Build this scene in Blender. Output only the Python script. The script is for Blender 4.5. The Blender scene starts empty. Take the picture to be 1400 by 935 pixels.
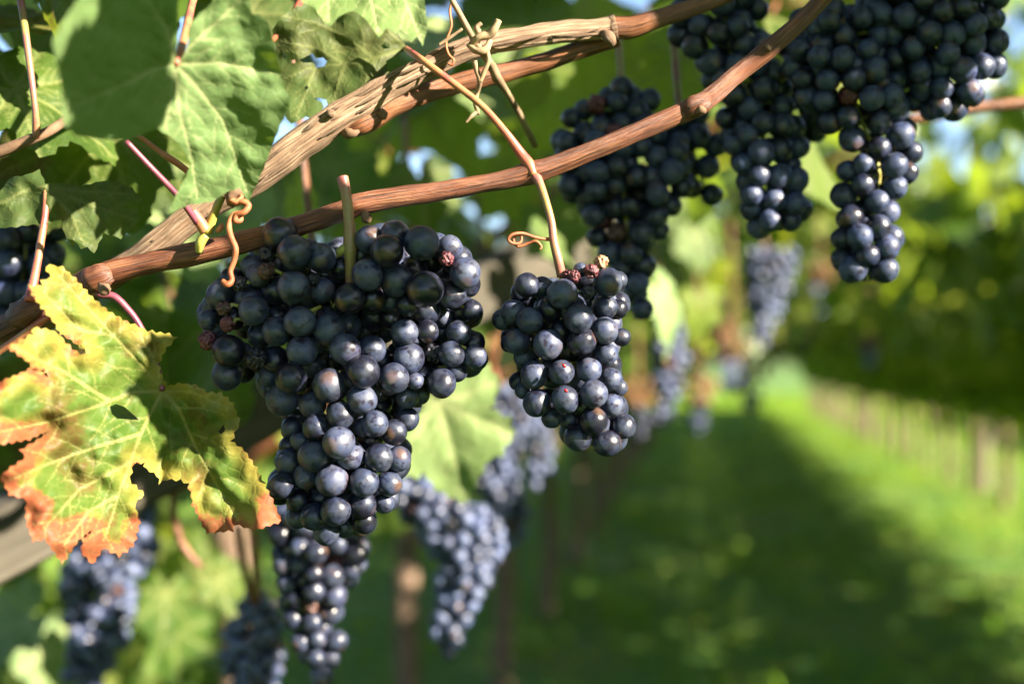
import bpy, bmesh, math, random
import numpy as np
from mathutils import Vector, Matrix, Quaternion, noise
from mathutils.geometry import delaunay_2d_cdt

random.seed(7); rng = np.random.default_rng(7)
R = math.radians
scene = bpy.context.scene
C = scene.collection

# ------------------------------------------------------------------ camera, light, exposure
F = 50.0 / 36.0 * 1400          # focal length in photograph pixels
CAM = Vector((0, 0, 1.5)); PITCH = R(0.66); FOCUS = 0.775
cd = bpy.data.cameras.new('camera'); cam = bpy.data.objects.new('camera', cd); C.objects.link(cam)
cam.location = CAM; cam.rotation_euler = (R(90) + PITCH, 0, 0)
cd.lens = 50; cd.sensor_width = 36; cd.clip_start = 0.02; cd.clip_end = 2000
cd.dof.use_dof = True; cd.dof.focus_distance = FOCUS; cd.dof.aperture_fstop = 3.7
scene.camera = cam
SUN_EL = R(25); SUN_AZ = R(31)   # azimuth: from the right, this far towards the viewer's back
SUN = Vector((math.cos(SUN_EL) * math.cos(SUN_AZ), -math.cos(SUN_EL) * math.sin(SUN_AZ), math.sin(SUN_EL)))
w = bpy.data.worlds.new('World'); scene.world = w; w.use_nodes = True
nt = w.node_tree; sky = nt.nodes.new('ShaderNodeTexSky'); sky.sky_type = 'NISHITA'; sky.sun_disc = False
sky.sun_elevation = SUN_EL; sky.sun_rotation = math.atan2(SUN.x, SUN.y); sky.altitude = 700; sky.air_density = 0.75; sky.dust_density = 0.6; sky.ozone_density = 1.0
bgn = nt.nodes['Background']; nt.links.new(sky.outputs[0], bgn.inputs[0]); bgn.inputs[1].default_value = 0.056
sl = bpy.data.lights.new('sun', 'SUN'); so = bpy.data.objects.new('sun', sl); C.objects.link(so)
sl.energy = 5.0; sl.angle = R(0.5); sl.color = (1.0, 0.89, 0.72)
so.rotation_euler = SUN.to_track_quat('Z', 'Y').to_euler()
scene.view_settings.view_transform = 'Standard'; scene.view_settings.look = 'None'
scene.view_settings.exposure = 2.6; scene.view_settings.gamma = 1
scene.render.engine = 'CYCLES'; scene.cycles.use_denoising = True
scene.cycles.use_adaptive_sampling = True; scene.cycles.adaptive_threshold = 0.02; scene.cycles.max_bounces = 5; scene.cycles.diffuse_bounces = 3; scene.cycles.glossy_bounces = 2; scene.cycles.transmission_bounces = 3; scene.cycles.transparent_max_bounces = 4
scene.cycles.sample_clamp_indirect = 4; scene.cycles.caustics_reflective = False; scene.cycles.caustics_refractive = False

FW = Vector((0, math.cos(PITCH), math.sin(PITCH))); UP = Vector((0, -math.sin(PITCH), math.cos(PITCH))); RT = Vector((1, 0, 0))
def P(px, py, d):                # a photograph pixel at distance d along the view axis
    px, py, d = float(px), float(py), float(d)
    return CAM + d * (FW + RT * ((px - 700) / F) + UP * ((467.5 - py) / F))
YAW = R(7.6)                     # the rows run this far to the right of the view axis
RD = Vector((math.sin(YAW), math.cos(YAW), 0)); LD = Vector((math.cos(YAW), -math.sin(YAW), 0))
def W(lat, along, h):
    lat, along, h = float(lat), float(along), float(h); return LD * lat + RD * along + Vector((0, 0, h))

# ------------------------------------------------------------------ helpers
def tag(o, label=None, cat=None, group=None, kind=None):
    for k, v in (('label', label), ('category', cat), ('group', group), ('kind', kind)):
        if v: o[k] = v
    return o
def empty(name, loc):
    o = bpy.data.objects.new(name, None); C.objects.link(o); o.location = loc; o.empty_display_size = 0.05
    return o
def mesh(name, v, f, smooth=True):
    me = bpy.data.meshes.new(name)
    me.from_pydata([tuple(x) for x in v], [], f)
    if smooth: me.polygons.foreach_set('use_smooth', [True] * len(me.polygons))
    me.update(); return me
def obj(name, me, mat=None, loc=None):
    o = bpy.data.objects.new(name, me); C.objects.link(o)
    if mat is not None and not me.materials: me.materials.append(mat)
    if loc is not None: o.location = loc
    return o
PW = {}                          # world position of every parent used
def wobj(name, me, mat, parent=None, origin=None):
    """mesh given in world coordinates; its origin moved to `origin`"""
    org = Vector(origin) if origin is not None else Vector(me.vertices[0].co)
    me.transform(Matrix.Translation(-org))
    o = bpy.data.objects.new(name, me); C.objects.link(o)
    if mat is not None and not me.materials: me.materials.append(mat)
    put(o, parent, org); return o
def put(o, parent, world):
    o.parent = parent
    o.location = Vector(world) - (PW[parent.name] if parent is not None else Vector((0, 0, 0)))
    PW[o.name] = Vector(world)
def thing(name, loc, label, cat, group=None):
    o = empty(name, loc); PW[o.name] = Vector(loc); return tag(o, label, cat, group)

def spline(pts, n):
    """Catmull-Rom through rows of numbers (any width), n samples in all"""
    p = np.array(pts, float)
    if len(p) == 2: return np.linspace(p[0], p[1], n)
    p = np.vstack([2 * p[0] - p[1], p, 2 * p[-1] - p[-2]])
    t = np.linspace(0, len(p) - 3 - 1e-6, n); i = t.astype(int); u = (t - i)[:, None]
    a, b, c, d = p[i], p[i + 1], p[i + 2], p[i + 3]
    return 0.5 * (2 * b + (c - a) * u + (2 * a - 5 * b + 4 * c - d) * u**2 + (3 * b - a - 3 * c + d) * u**3)
def tube_data(pts, rad, seg=10, lump=0.0, freq=60, ridge=0.0, caps=True, seed=0):
    pts = np.asarray(pts, float); n = len(pts); rad = np.broadcast_to(np.asarray(rad, float), (n,))
    T = np.gradient(pts, axis=0); T /= np.linalg.norm(T, axis=1)[:, None] + 1e-12
    nrm = Vector((0.31, 0.17, 0.94)); V = []; UV = []; L = 0
    for k in range(n):
        t = Vector(T[k]); nrm = (nrm - t * nrm.dot(t)).normalized(); b = t.cross(nrm)
        if k: L += np.linalg.norm(pts[k] - pts[k - 1])
        for s in range(seg):
            a = 2 * math.pi * s / seg
            d = nrm * math.cos(a) + b * math.sin(a); r = rad[k]
            if lump: r *= 1 + lump * noise.noise(Vector(pts[k]) * freq + d * 1.3 + Vector((seed, 0, 0)))
            if ridge: r *= 1 + ridge * noise.noise(Vector((math.cos(a) * 2.6, math.sin(a) * 2.6, L * 7 + seed)))
            V.append(tuple(Vector(pts[k]) + d * r)); UV.append((s / seg, L))
    Fc = [(k * seg + s, k * seg + (s + 1) % seg, (k + 1) * seg + (s + 1) % seg, (k + 1) * seg + s) for k in range(n - 1) for s in range(seg)]
    if caps:
        for base, flip in ((0, True), ((n - 1) * seg, False)):
            ring = [base + s for s in range(seg)]
            Fc.append(tuple(ring[::-1] if flip else ring))
    return V, Fc, UV
def join(parts):
    V, Fc, UV = [], [], []
    for v, f, u in parts:
        k = len(V); V += v; Fc += [tuple(i + k for i in x) for x in f]; UV += u
    return V, Fc, UV
def tube_mesh(name, data):
    v, f, u = data; me = mesh(name, v, f); uv = me.uv_layers.new(name='uv')
    li = np.empty(len(me.loops), int); me.loops.foreach_get('vertex_index', li)
    uv.data.foreach_set('uv', np.array(u, float)[li].ravel()); return me
def pix(pts, n, dd=None):
    """rows (px, py, depth, radius in mm) -> resampled world points and radii in metres"""
    s = spline(pts, n); return [tuple(P(*r[:3])) for r in s], s[:, 3] / 1000
def pxtube(name, rows, n, mat, parent, **k):
    p, r = pix(rows, n); return wobj(name, tube_mesh(name, tube_data(p, r, **k)), mat, parent, p[0])

# ------------------------------------------------------------------ materials
class M:
    def __init__(s, name):
        s.m = bpy.data.materials.new(name); s.m.use_nodes = True; s.t = s.m.node_tree
        s.b = s.t.nodes['Principled BSDF']; s.out = s.t.nodes['Material Output']
    def n(s, ty, **k):
        x = s.t.nodes.new('ShaderNode' + ty)
        for a, v in k.items():
            if a in x.inputs: x.inputs[a].default_value = v
            else: setattr(x, a, v)
        return x
    def l(s, a, b): s.t.links.new(a, b); return b
    def ramp(s, fac, stops):
        r = s.n('ValToRGB'); e = r.color_ramp.elements
        while len(e) < len(stops): e.new(0.5)
        for q, (p, c) in zip(e, stops): q.position = p; q.color = (*c, 1) if len(c) == 3 else c
        s.l(fac, r.inputs[0]); return r.outputs[0]
    def mix(s, fac, a, b, mode='MIX'):
        x = s.n('Mix', data_type='RGBA', blend_type=mode)
        for sock, v in ((x.inputs[0], fac), (x.inputs[6], a), (x.inputs[7], b)):
            if hasattr(v, 'links'): s.l(v, sock)
            else: sock.default_value = v if isinstance(v, (int, float)) else (*v, 1)
        return x.outputs[2]
    def math(s, op, a, b=0.0, clamp=False):
        x = s.n('Math', operation=op, use_clamp=clamp)
        for sock, v in ((x.inputs[0], a), (x.inputs[1], b)):
            if hasattr(v, 'links'): s.l(v, sock)
            else: sock.default_value = v
        return x.outputs[0]
    def noise(s, vec, scale, detail=3, rough=0.55, dim='3D'):
        x = s.n('TexNoise', Scale=scale, Detail=detail, Roughness=rough)
        if vec is not None: s.l(vec, x.inputs['Vector'])
        return x.outputs['Fac']
    def bump(s, h, strength, dist):
        x = s.n('Bump', Strength=strength, Distance=dist); s.l(h, x.inputs['Height']); s.l(x.outputs[0], s.b.inputs['Normal']); return x
    def objvec(s):               # object coordinates shifted by a different amount for every object
        tc = s.n('TexCoord'); oi = s.n('ObjectInfo'); a = s.n('VectorMath', operation='MULTIPLY_ADD')
        s.l(oi.outputs['Random'], a.inputs[0]); a.inputs[1].default_value = (3.1, 5.7, 2.3); s.l(tc.outputs['Object'], a.inputs[2])
        s.rand = oi.outputs['Random']; return a.outputs[0]

def mat_berry(name='grape_skin', gain=1.0, add=0.0, tint=(1, 1, 1)):
    m = M(name); v = m.objvec()
    big = m.noise(v, 95, 2, 0.5); fine = m.noise(v, 420, 4, 0.65); speck = m.noise(v, 1100, 2, 0.6)
    k = m.math('MULTIPLY_ADD', big, 1.5); k.node.inputs[2].default_value = -0.32 + add
    k = m.math('ADD', k, m.math('MULTIPLY', m.math('SUBTRACT', m.rand, 0.55), 0.9))
    k = m.math('ADD', k, m.math('MULTIPLY', m.math('SUBTRACT', fine, 0.5), 0.5), True)
    rub = m.ramp(m.noise(v, 210, 4, 0.6), [(0.36, (0.10,) * 3), (0.47, (1,) * 3)])          # rubbed dark patches in the bloom
    dots = m.ramp(speck, [(0.26, (0.3,) * 3), (0.33, (1,) * 3)])
    k = m.math('MULTIPLY', m.math('MULTIPLY', k, rub), dots)
    tone = m.ramp(m.noise(v, 160, 2), [(0.35, tuple(gain * x * y for x, y in zip((0.070, 0.096, 0.185), tint))), (0.65, tuple(gain * x * y for x, y in zip((0.150, 0.158, 0.195), tint)))])
    skin = m.ramp(m.rand, [(0.0, (0.006, 0.006, 0.013)), (0.7, (0.008, 0.007, 0.014)), (1.0, (0.016, 0.007, 0.014))])
    col = m.mix(m.math('MULTIPLY', k, 0.60 if add < 0.25 else 0.75), skin, tone)
    tc = m.n('TexCoord'); sx = m.n('SeparateXYZ'); m.l(tc.outputs['Object'], sx.inputs[0])
    scar = m.ramp(sx.outputs[2], [(0.00852, (0,) * 3), (0.00866, (1,) * 3)])
    col = m.mix(scar, col, (0.16, 0.075, 0.025))
    m.l(col, m.b.inputs['Base Color'])
    m.l(m.ramp(k, [(0.0, (0.30,) * 3), (1.0, (0.56,) * 3)]), m.b.inputs['Roughness'])
    m.b.inputs['Specular IOR Level'].default_value = 0.5
    m.bump(fine, 0.08, 0.0006); return m.m
def mat_shrivel(name, a, b):
    m = M(name); v = m.objvec(); n = m.noise(v, 260, 4)
    m.l(m.ramp(n, [(0.35, a), (0.65, b)]), m.b.inputs['Base Color']); m.b.inputs['Roughness'].default_value = 0.45
    m.bump(n, 0.6, 0.002); return m.m
def mat_cane(name, a, b, c, crack, rough=0.5, spec=0.4, sc=1.0):
    m = M(name); uv = m.n('UVMap'); uv.uv_map = 'uv'
    mp = m.n('Mapping'); m.l(uv.outputs[0], mp.inputs[0]); mp.inputs['Scale'].default_value = (9 * sc, 16, 1)
    st = m.noise(mp.outputs[0], 1.6, 5, 0.6)
    mp2 = m.n('Mapping'); m.l(uv.outputs[0], mp2.inputs[0]); mp2.inputs['Scale'].default_value = (20 * sc, 14, 1)
    cr = m.noise(mp2.outputs[0], 1.3, 4, 0.7)
    tc = m.n('TexCoord'); blot = m.noise(tc.outputs['Object'], 45, 3); dots = m.noise(tc.outputs['Object'], 600, 2)
    col = m.ramp(st, [(0.30, a), (0.5, b), (0.70, c)])
    col = m.mix(m.ramp(blot, [(0.4, (0,) * 3), (0.65, (0.55,) * 3)]), col, a)
    col = m.mix(m.ramp(cr, [(0.38, (0.9,) * 3), (0.46, (0,) * 3)]), col, crack)
    col = m.mix(m.ramp(dots, [(0.66, (0,) * 3), (0.72, (0.7,) * 3)]), col, crack)
    m.l(col, m.b.inputs['Base Color']); m.b.inputs['Roughness'].default_value = rough; m.b.inputs['Specular IOR Level'].default_value = spec
    h = m.math('ADD', st, m.math('MULTIPLY', cr, 0.8)); m.bump(h, 0.8, 0.002); return m.m
def mat_stem(name, a, b, rough=0.4):
    m = M(name); tc = m.n('TexCoord'); n = m.noise(tc.outputs['Object'], 60, 3)
    g = m.noise(tc.outputs['Object'], 900, 2)
    col = m.ramp(n, [(0.35, a), (0.62, b)])
    col = m.mix(m.ramp(g, [(0.62, (0,) * 3), (0.7, (0.6,) * 3)]), col, tuple(x * 0.35 for x in a))
    m.l(col, m.b.inputs['Base Color']); m.b.inputs['Roughness'].default_value = rough
    m.b.inputs['Subsurface Weight'].default_value = 0.0
    m.bump(m.noise(tc.outputs['Object'], 500, 3), 0.15, 0.0006); return m.m
def mat_leaf(name, dark, light, vein, autumn=None, under=(0.10, 0.16, 0.055), trans=(0.24, 0.36, 0.02), tw=0.34, brown=0.0):
    m = M(name); tc = m.n('TexCoord'); oi = m.n('ObjectInfo')
    uv = m.n('UVMap'); uv.uv_map = 'uv'
    sh = m.n('VectorMath', operation='MULTIPLY_ADD'); m.l(oi.outputs['Random'], sh.inputs[0]); sh.inputs[1].default_value = (7, 3, 0); m.l(uv.outputs[0], sh.inputs[2])
    v = sh.outputs[0]
    at = m.n('Attribute', attribute_name='vein'); ed = m.n('Attribute', attribute_name='edge')
    blot = m.noise(v, 14, 4, 0.6); fine = m.noise(v, 90, 4)
    vor = m.n('TexVoronoi', feature='DISTANCE_TO_EDGE', Scale=170.0); m.l(v, vor.inputs['Vector'])
    cell = m.ramp(vor.outputs['Distance'], [(0.0, (0,) * 3), (0.16, (1,) * 3)])
    col = m.ramp(blot, [(0.32, dark), (0.68, light)])
    hv = m.n('HueSaturation'); m.l(col, hv.inputs['Color'])
    m.l(m.math('MULTIPLY_ADD', oi.outputs['Random'], 0.035), hv.inputs['Hue']); hv.inputs['Hue'].links[0].from_node.inputs[2].default_value = 0.478
    m.l(m.math('MULTIPLY_ADD', m.math('FRACT', m.math('MULTIPLY', oi.outputs['Random'], 17.0)), 0.6), hv.inputs['Value']); hv.inputs['Value'].links[0].from_node.inputs[2].default_value = 0.7
    col = hv.outputs[0]; tcol = m.mix(blot, tuple(0.72 * x for x in trans), trans)
    if autumn:                  # yellowing towards the rim, red at the tips
        e = m.math('ADD', ed.outputs['Fac'], m.math('MULTIPLY', m.math('SUBTRACT', m.noise(v, 22, 5, 0.65), 0.5), 0.95))
        mask = m.n('Attribute', attribute_name='red')
        y = m.ramp(e, [(0.55, (0,) * 3), (1.08, (1,) * 3)])
        r = m.ramp(m.math('ADD', m.math('MULTIPLY', e, 0.75), m.math('ADD', m.math('MULTIPLY', mask.outputs['Fac'], 0.50), m.math('MULTIPLY', m.math('SUBTRACT', m.noise(v, 45, 5, 0.75), 0.5), 1.7))), [(0.80, (0,) * 3), (1.45, (0.9,) * 3)])
        sp = m.ramp(m.noise(v, 48, 4, 0.7), [(0.30, (1,) * 3), (0.36, (0,) * 3)])
        col = m.mix(y, col, autumn[0]); col = m.mix(r, col, autumn[1]); col = m.mix(m.math('MULTIPLY', sp, m.math('MULTIPLY', y, 0.8)), col, autumn[2])
        tcol = m.mix(y, tcol, (0.42, 0.36, 0.04)); tcol = m.mix(r, tcol, (0.30, 0.04, 0.02)); tcol = m.mix(m.math('MULTIPLY', sp, 0.8), tcol, autumn[2])
    if brown:
        bn = m.ramp(m.noise(v, 26, 5, 0.7), [(0.60 - brown * 0.25, (0,) * 3), (0.74 - brown * 0.2, (0.85,) * 3)])
        col = m.mix(bn, col, (0.10, 0.045, 0.015)); tcol = m.mix(bn, tcol, (0.07, 0.03, 0.01))
    col = m.mix(m.math('MULTIPLY', m.math('SUBTRACT', 1.0, cell), 0.09), col, vein)
    vf = m.math('MULTIPLY', at.outputs['Fac'], 0.8, True)
    col = m.mix(vf, col, vein); tcol = m.mix(m.math('MULTIPLY', vf, 0.75), tcol, tuple(0.5 * x for x in vein))
    geo = m.n('NewGeometry'); ucol = m.mix(m.math('MULTIPLY', vf, 0.7), m.mix(0.55, col, under), (0.22, 0.25, 0.09))
    col = m.mix(geo.outputs['Backfacing'], col, ucol)
    m.l(col, m.b.inputs['Base Color']); m.b.inputs['Roughness'].default_value = 0.55; m.b.inputs['Specular IOR Level'].default_value = 0.22
    h = m.math('ADD', m.math('MULTIPLY', cell, 0.35), m.math('ADD', m.math('MULTIPLY', fine, 0.3), m.math('MULTIPLY', at.outputs['Fac'], -0.8)))
    m.bump(h, 0.4, 0.0010)
    tr = m.n('BsdfTranslucent'); m.l(tcol, tr.inputs[0])
    ms = m.n('MixShader'); ms.inputs[0].default_value = tw
    m.l(m.b.outputs[0], ms.inputs[1]); m.l(tr.outputs[0], ms.inputs[2]); m.l(ms.outputs[0], m.out.inputs[0]); return m.m
def mat_wood(name, a, b, c, axis_scale):
    m = M(name); tc = m.n('TexCoord'); mp = m.n('Mapping'); m.l(tc.outputs['Object'], mp.inputs[0]); mp.inputs['Scale'].default_value = axis_scale
    n = m.noise(mp.outputs[0], 6, 6, 0.65); b2 = m.noise(tc.outputs['Object'], 7, 3)
    col = m.ramp(n, [(0.3, a), (0.52, b), (0.72, c)]); col = m.mix(m.ramp(b2, [(0.4, (0,) * 3), (0.7, (0.5,) * 3)]), col, a)
    m.l(col, m.b.inputs['Base Color']); m.b.inputs['Roughness'].default_value = 0.8; m.bump(n, 0.6, 0.006); return m.m

BERRY = mat_berry(gain=0.85, tint=(0.85, 0.97, 1.15)); SUNBLOOM = mat_berry('sunlit_bloom_grape_skin', 1.15, 0.26, (0.82, 0.95, 1.2)); SHADEBLOOM = mat_berry('shaded_bloom_grape_skin', 0.72, 0.20, (0.7, 0.9, 1.3))  # bloom also carries painted light: paler for sunlit bunches, sky blue for shaded ones
SHR = [mat_shrivel('dried_grape_brown', (0.03, 0.012, 0.012), (0.11, 0.05, 0.04)), mat_shrivel('dried_grape_purple', (0.05, 0.010, 0.020), (0.16, 0.045, 0.05)),
       mat_shrivel('dried_grape_black', (0.004, 0.004, 0.007), (0.02, 0.02, 0.03)), mat_shrivel('dried_grape_tan', (0.20, 0.09, 0.045), (0.42, 0.25, 0.14))]
CANE = mat_cane('cane_bark', (0.060, 0.019, 0.010), (0.175, 0.056, 0.024), (0.30, 0.135, 0.062), (0.014, 0.007, 0.005), 0.45, 0.5, 1.3)
CANE2 = mat_cane('smooth_cane_bark', (0.095, 0.033, 0.015), (0.20, 0.075, 0.030), (0.31, 0.14, 0.06), (0.03, 0.014, 0.008), 0.42, 0.5, 0.8)
OLDBARK = mat_cane('old_peeling_bark', (0.11, 0.062, 0.040), (0.29, 0.185, 0.115), (0.48, 0.37, 0.25), (0.022, 0.013, 0.008), 0.75, 0.3, 2.0)
TRUNK = mat_cane('trunk_bark', (0.06, 0.038, 0.026), (0.17, 0.115, 0.08), (0.32, 0.22, 0.155), (0.02, 0.013, 0.01), 0.85, 0.2, 1.5)
PINK = mat_stem('pink_petiole', (0.34, 0.055, 0.05), (0.36, 0.16, 0.07)); PURPLE = mat_stem('purple_petiole', (0.10, 0.022, 0.045), (0.20, 0.05, 0.07))
GREENSTEM = mat_stem('green_stem', (0.20, 0.20, 0.035), (0.33, 0.30, 0.07)); STALK = mat_stem('peduncle', (0.24, 0.18, 0.05), (0.26, 0.085, 0.075))
TENDRIL = mat_stem('orange_tendril', (0.22, 0.055, 0.018), (0.34, 0.12, 0.045), 0.65); DRY = mat_stem('dry_tendril', (0.13, 0.08, 0.045), (0.28, 0.20, 0.11), 0.8); BUDM = mat_stem('bud_scale', (0.045, 0.022, 0.012), (0.15, 0.085, 0.045), 0.85)
REDDROP = mat_stem('grape_juice', (0.20, 0.002, 0.004), (0.26, 0.004, 0.006), 0.15)
LEAF = mat_leaf('leaf_green', (0.022, 0.056, 0.007), (0.055, 0.105, 0.012), (0.20, 0.22, 0.07))
LEAFB = mat_leaf('leaf_pale', (0.120, 0.190, 0.060), (0.165, 0.235, 0.095), (0.34, 0.37, 0.17), tw=0.30)
LEAFY = mat_leaf('leaf_autumn', (0.060, 0.115, 0.014), (0.150, 0.195, 0.034), (0.27, 0.26, 0.085), autumn=((0.25, 0.205, 0.040), (0.24, 0.055, 0.030), (0.085, 0.030, 0.012)), tw=0.25, brown=0.35)
LEAFD = mat_leaf('leaf_dark_spotted', (0.030, 0.058, 0.010), (0.060, 0.090, 0.014), (0.20, 0.18, 0.05), tw=0.55, brown=0.55, trans=(0.17, 0.24, 0.012))
LEAFG = mat_leaf('leaf_lime', (0.10, 0.16, 0.02), (0.17, 0.22, 0.03), (0.25, 0.26, 0.08), tw=0.6, trans=(0.42, 0.52, 0.03))
def mat_far(name, dark, light, trans, tw=0.45):
    m = M(name); uv = m.n('UVMap'); uv.uv_map = 'uv'; n = m.noise(uv.outputs[0], 3.0, 2)
    col = m.ramp(n, [(0.35, dark), (0.65, light)]); m.l(col, m.b.inputs['Base Color']); m.b.inputs['Roughness'].default_value = 0.28; m.b.inputs['Specular IOR Level'].default_value = 0.45
    tr = m.n('BsdfTranslucent'); m.l(m.mix(n, tuple(0.6 * x for x in trans), trans), tr.inputs[0]); ms = m.n('MixShader'); ms.inputs[0].default_value = tw
    m.l(m.b.outputs[0], ms.inputs[1]); m.l(tr.outputs[0], ms.inputs[2]); m.l(ms.outputs[0], m.out.inputs[0]); return m.m
FARLEAF = mat_far('far_leaf', (0.035, 0.075, 0.010), (0.12, 0.17, 0.03), (0.34, 0.46, 0.02)); FARLIME = mat_far('far_leaf_lime', (0.07, 0.12, 0.015), (0.17, 0.21, 0.04), (0.46, 0.52, 0.04))
WOOD = mat_wood('weathered_wood', (0.026, 0.021, 0.013), (0.052, 0.043, 0.028), (0.090, 0.075, 0.052), (1, 16, 16))
POSTW = mat_wood('post_wood', (0.10, 0.075, 0.055), (0.22, 0.165, 0.12), (0.36, 0.28, 0.20), (16, 16, 1))

# ------------------------------------------------------------------ ground, sky edge
def mat_ground():
    m = M('soil_and_turf'); tc = m.n('TexCoord'); n = m.noise(tc.outputs['Object'], 1.1, 6, 0.65); f = m.noise(tc.outputs['Object'], 23, 4, 0.7)
    col = m.ramp(n, [(0.32, (0.040, 0.135, 0.008)), (0.5, (0.070, 0.180, 0.010)), (0.66, (0.14, 0.16, 0.03))])
    col = m.mix(m.ramp(f, [(0.45, (0,) * 3), (0.75, (0.5,) * 3)]), col, (0.10, 0.085, 0.045))
    m.l(col, m.b.inputs['Base Color']); m.b.inputs['Roughness'].default_value = 0.95; m.bump(f, 0.8, 0.04); return m.m
def mat_grass():
    m = M('grass_blades'); tc = m.n('TexCoord'); n = m.noise(tc.outputs['Object'], 2.2, 6, 0.75)
    col = m.ramp(n, [(0.34, (0.065, 0.210, 0.006)), (0.52, (0.150, 0.290, 0.012)), (0.70, (0.34, 0.34, 0.045))])
    at = m.n('Attribute', attribute_name='tint'); col = m.mix(m.math('MULTIPLY', at.outputs['Fac'], 0.5), col, (0.27, 0.28, 0.07))
    m.l(col, m.b.inputs['Base Color']); m.b.inputs['Roughness'].default_value = 0.7; m.b.inputs['Specular IOR Level'].default_value = 0.15
    tr = m.n('BsdfTranslucent'); m.l(m.mix(0.5, col, (0.30, 0.42, 0.03)), tr.inputs[0]); ms = m.n('MixShader'); ms.inputs[0].default_value = 0.4
    m.l(m.b.outputs[0], ms.inputs[1]); m.l(tr.outputs[0], ms.inputs[2]); m.l(ms.outputs[0], m.out.inputs[0]); return m.m
S = 900; g = mesh('ground', [(-S, -S, 0), (S, -S, 0), (S, S, 0), (-S, S, 0)], [(0, 1, 2, 3)], False)
tag(obj('ground', g, mat_ground()), kind='structure')
def grass():
    n = 170000
    lat = rng.uniform(-7, 11, n); al = 1.2 + 60 * rng.random(n) ** 1.9
    h = rng.uniform(0.035, 0.10, n) * (0.75 + 0.5 * np.sin(lat * 2.1) * np.sin(al * 1.3)); wd = rng.uniform(0.004, 0.009, n) * (1 + al / 12)
    cl = sum(np.sin(lat * math.cos(q) * f + al * math.sin(q) * f + q * 9) for q, f in ((0.3, 9.), (1.4, 13.), (2.3, 17.), (0.9, 6.), (2.8, 22.))) / 5; h = h * (0.55 + 2.6 * np.clip(cl + 0.05, 0, 1))
    x = lat * LD.x + al * RD.x; y = lat * LD.y + al * RD.y; a = rng.uniform(0, 6.283, n); b = rng.uniform(0, 6.283, n); le = h * rng.uniform(0.1, 0.9, n)
    v = np.zeros((n, 3, 3)); v[:, 0] = np.stack([x - wd * np.cos(a), y - wd * np.sin(a), np.full(n, -0.005)], 1)
    v[:, 1] = np.stack([x + wd * np.cos(a), y + wd * np.sin(a), np.full(n, -0.005)], 1)
    v[:, 2] = np.stack([x + le * np.cos(b), y + le * np.sin(b), h], 1)
    n2 = 26000; lat = rng.uniform(-7, 11, n2); al = 1.2 + 60 * rng.random(n2) ** 1.9; x = lat * LD.x + al * RD.x; y = lat * LD.y + al * RD.y
    sz = rng.uniform(0.018, 0.05, n2); a = rng.uniform(0, 6.283, n2); h = rng.uniform(0.03, 0.11, n2); v2 = np.zeros((n2, 3, 3))
    for j in range(3): v2[:, j] = np.stack([x + sz * np.cos(a + 2.1 * j), y + sz * np.sin(a + 2.1 * j), h + rng.uniform(-0.03, 0.03, n2)], 1)
    v = np.vstack([v, v2]); tint = np.concatenate([rng.random(n) ** 2, rng.random(n2) * 1.6]); n += n2
    me = bpy.data.meshes.new('grass'); me.vertices.add(3 * n); me.vertices.foreach_set('co', v.ravel())
    me.loops.add(3 * n); me.loops.foreach_set('vertex_index', np.arange(3 * n)); me.polygons.add(n)
    me.polygons.foreach_set('loop_start', np.arange(0, 3 * n, 3)); me.update(calc_edges=True); me.validate()
    at = me.attributes.new('tint', 'FLOAT', 'POINT'); at.data.foreach_set('value', np.repeat(tint, 3))
    tag(obj('grass', me, mat_grass()), 'mown green grass covering the aisles between the vine rows', 'grass', kind='stuff')
grass()
def hills():
    V, Fc = [], []; n = 60
    for i in range(n + 1):
        a = R(-70) + R(140) * i / n; hh = 8 + 7 * noise.noise(Vector((a * 3, 1, 0))) + 4 * noise.noise(Vector((a * 9, 4, 0)))
        for r, z in ((230, -1), (245, hh * 0.8), (300, hh * 1.5), (420, -1)): V.append((math.sin(a) * r, math.cos(a) * r, z))
    for i in range(n):
        for k in range(3): Fc.append((i * 4 + k, i * 4 + k + 1, i * 4 + k + 5, i * 4 + k + 4))
    m = M('wooded_slope'); tc = m.n('TexCoord'); nn = m.noise(tc.outputs['Object'], 0.15, 6, 0.7)
    m.l(m.ramp(nn, [(0.3, (0.03, 0.05, 0.02)), (0.7, (0.07, 0.10, 0.035))]), m.b.inputs['Base Color']); m.b.inputs['Roughness'].default_value = 1.0
    tag(obj('hills', mesh('hills', V, Fc), m.m), kind='structure')
hills()

# ------------------------------------------------------------------ leaves
def densify(poly, step):
    out = []
    for a, b in zip(poly, poly[1:] + poly[:1]):
        n = max(1, int(round(math.dist(a, b) / step)))
        out += [(a[0] + (b[0] - a[0]) * k / n, a[1] + (b[1] - a[1]) * k / n) for k in range(n)]
    return out
def inside_many(pts, poly):
    p = np.asarray(pts, float); c = np.zeros(len(p), bool)
    for (x1, y1), (x2, y2) in zip(poly, poly[1:] + poly[:1]):
        if y1 == y2: continue
        m = (y1 > p[:, 1]) != (y2 > p[:, 1]); c ^= m & (p[:, 0] < (x2 - x1) * (p[:, 1] - y1) / (y2 - y1) + x1)
    return c
def inside(pt, poly):
    x, y = pt; c = False
    for (x1, y1), (x2, y2) in zip(poly, poly[1:] + poly[:1]):
        if (y1 > y) != (y2 > y) and x < (x2 - x1) * (y - y1) / (y2 - y1) + x1: c = not c
    return c
def seg_dist(p, a, b):
    ab = b - a; t = np.clip(((p - a) @ ab) / (ab @ ab + 1e-12), 0, 1); return np.linalg.norm(p - (a + t[:, None] * ab), axis=1), t
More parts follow.
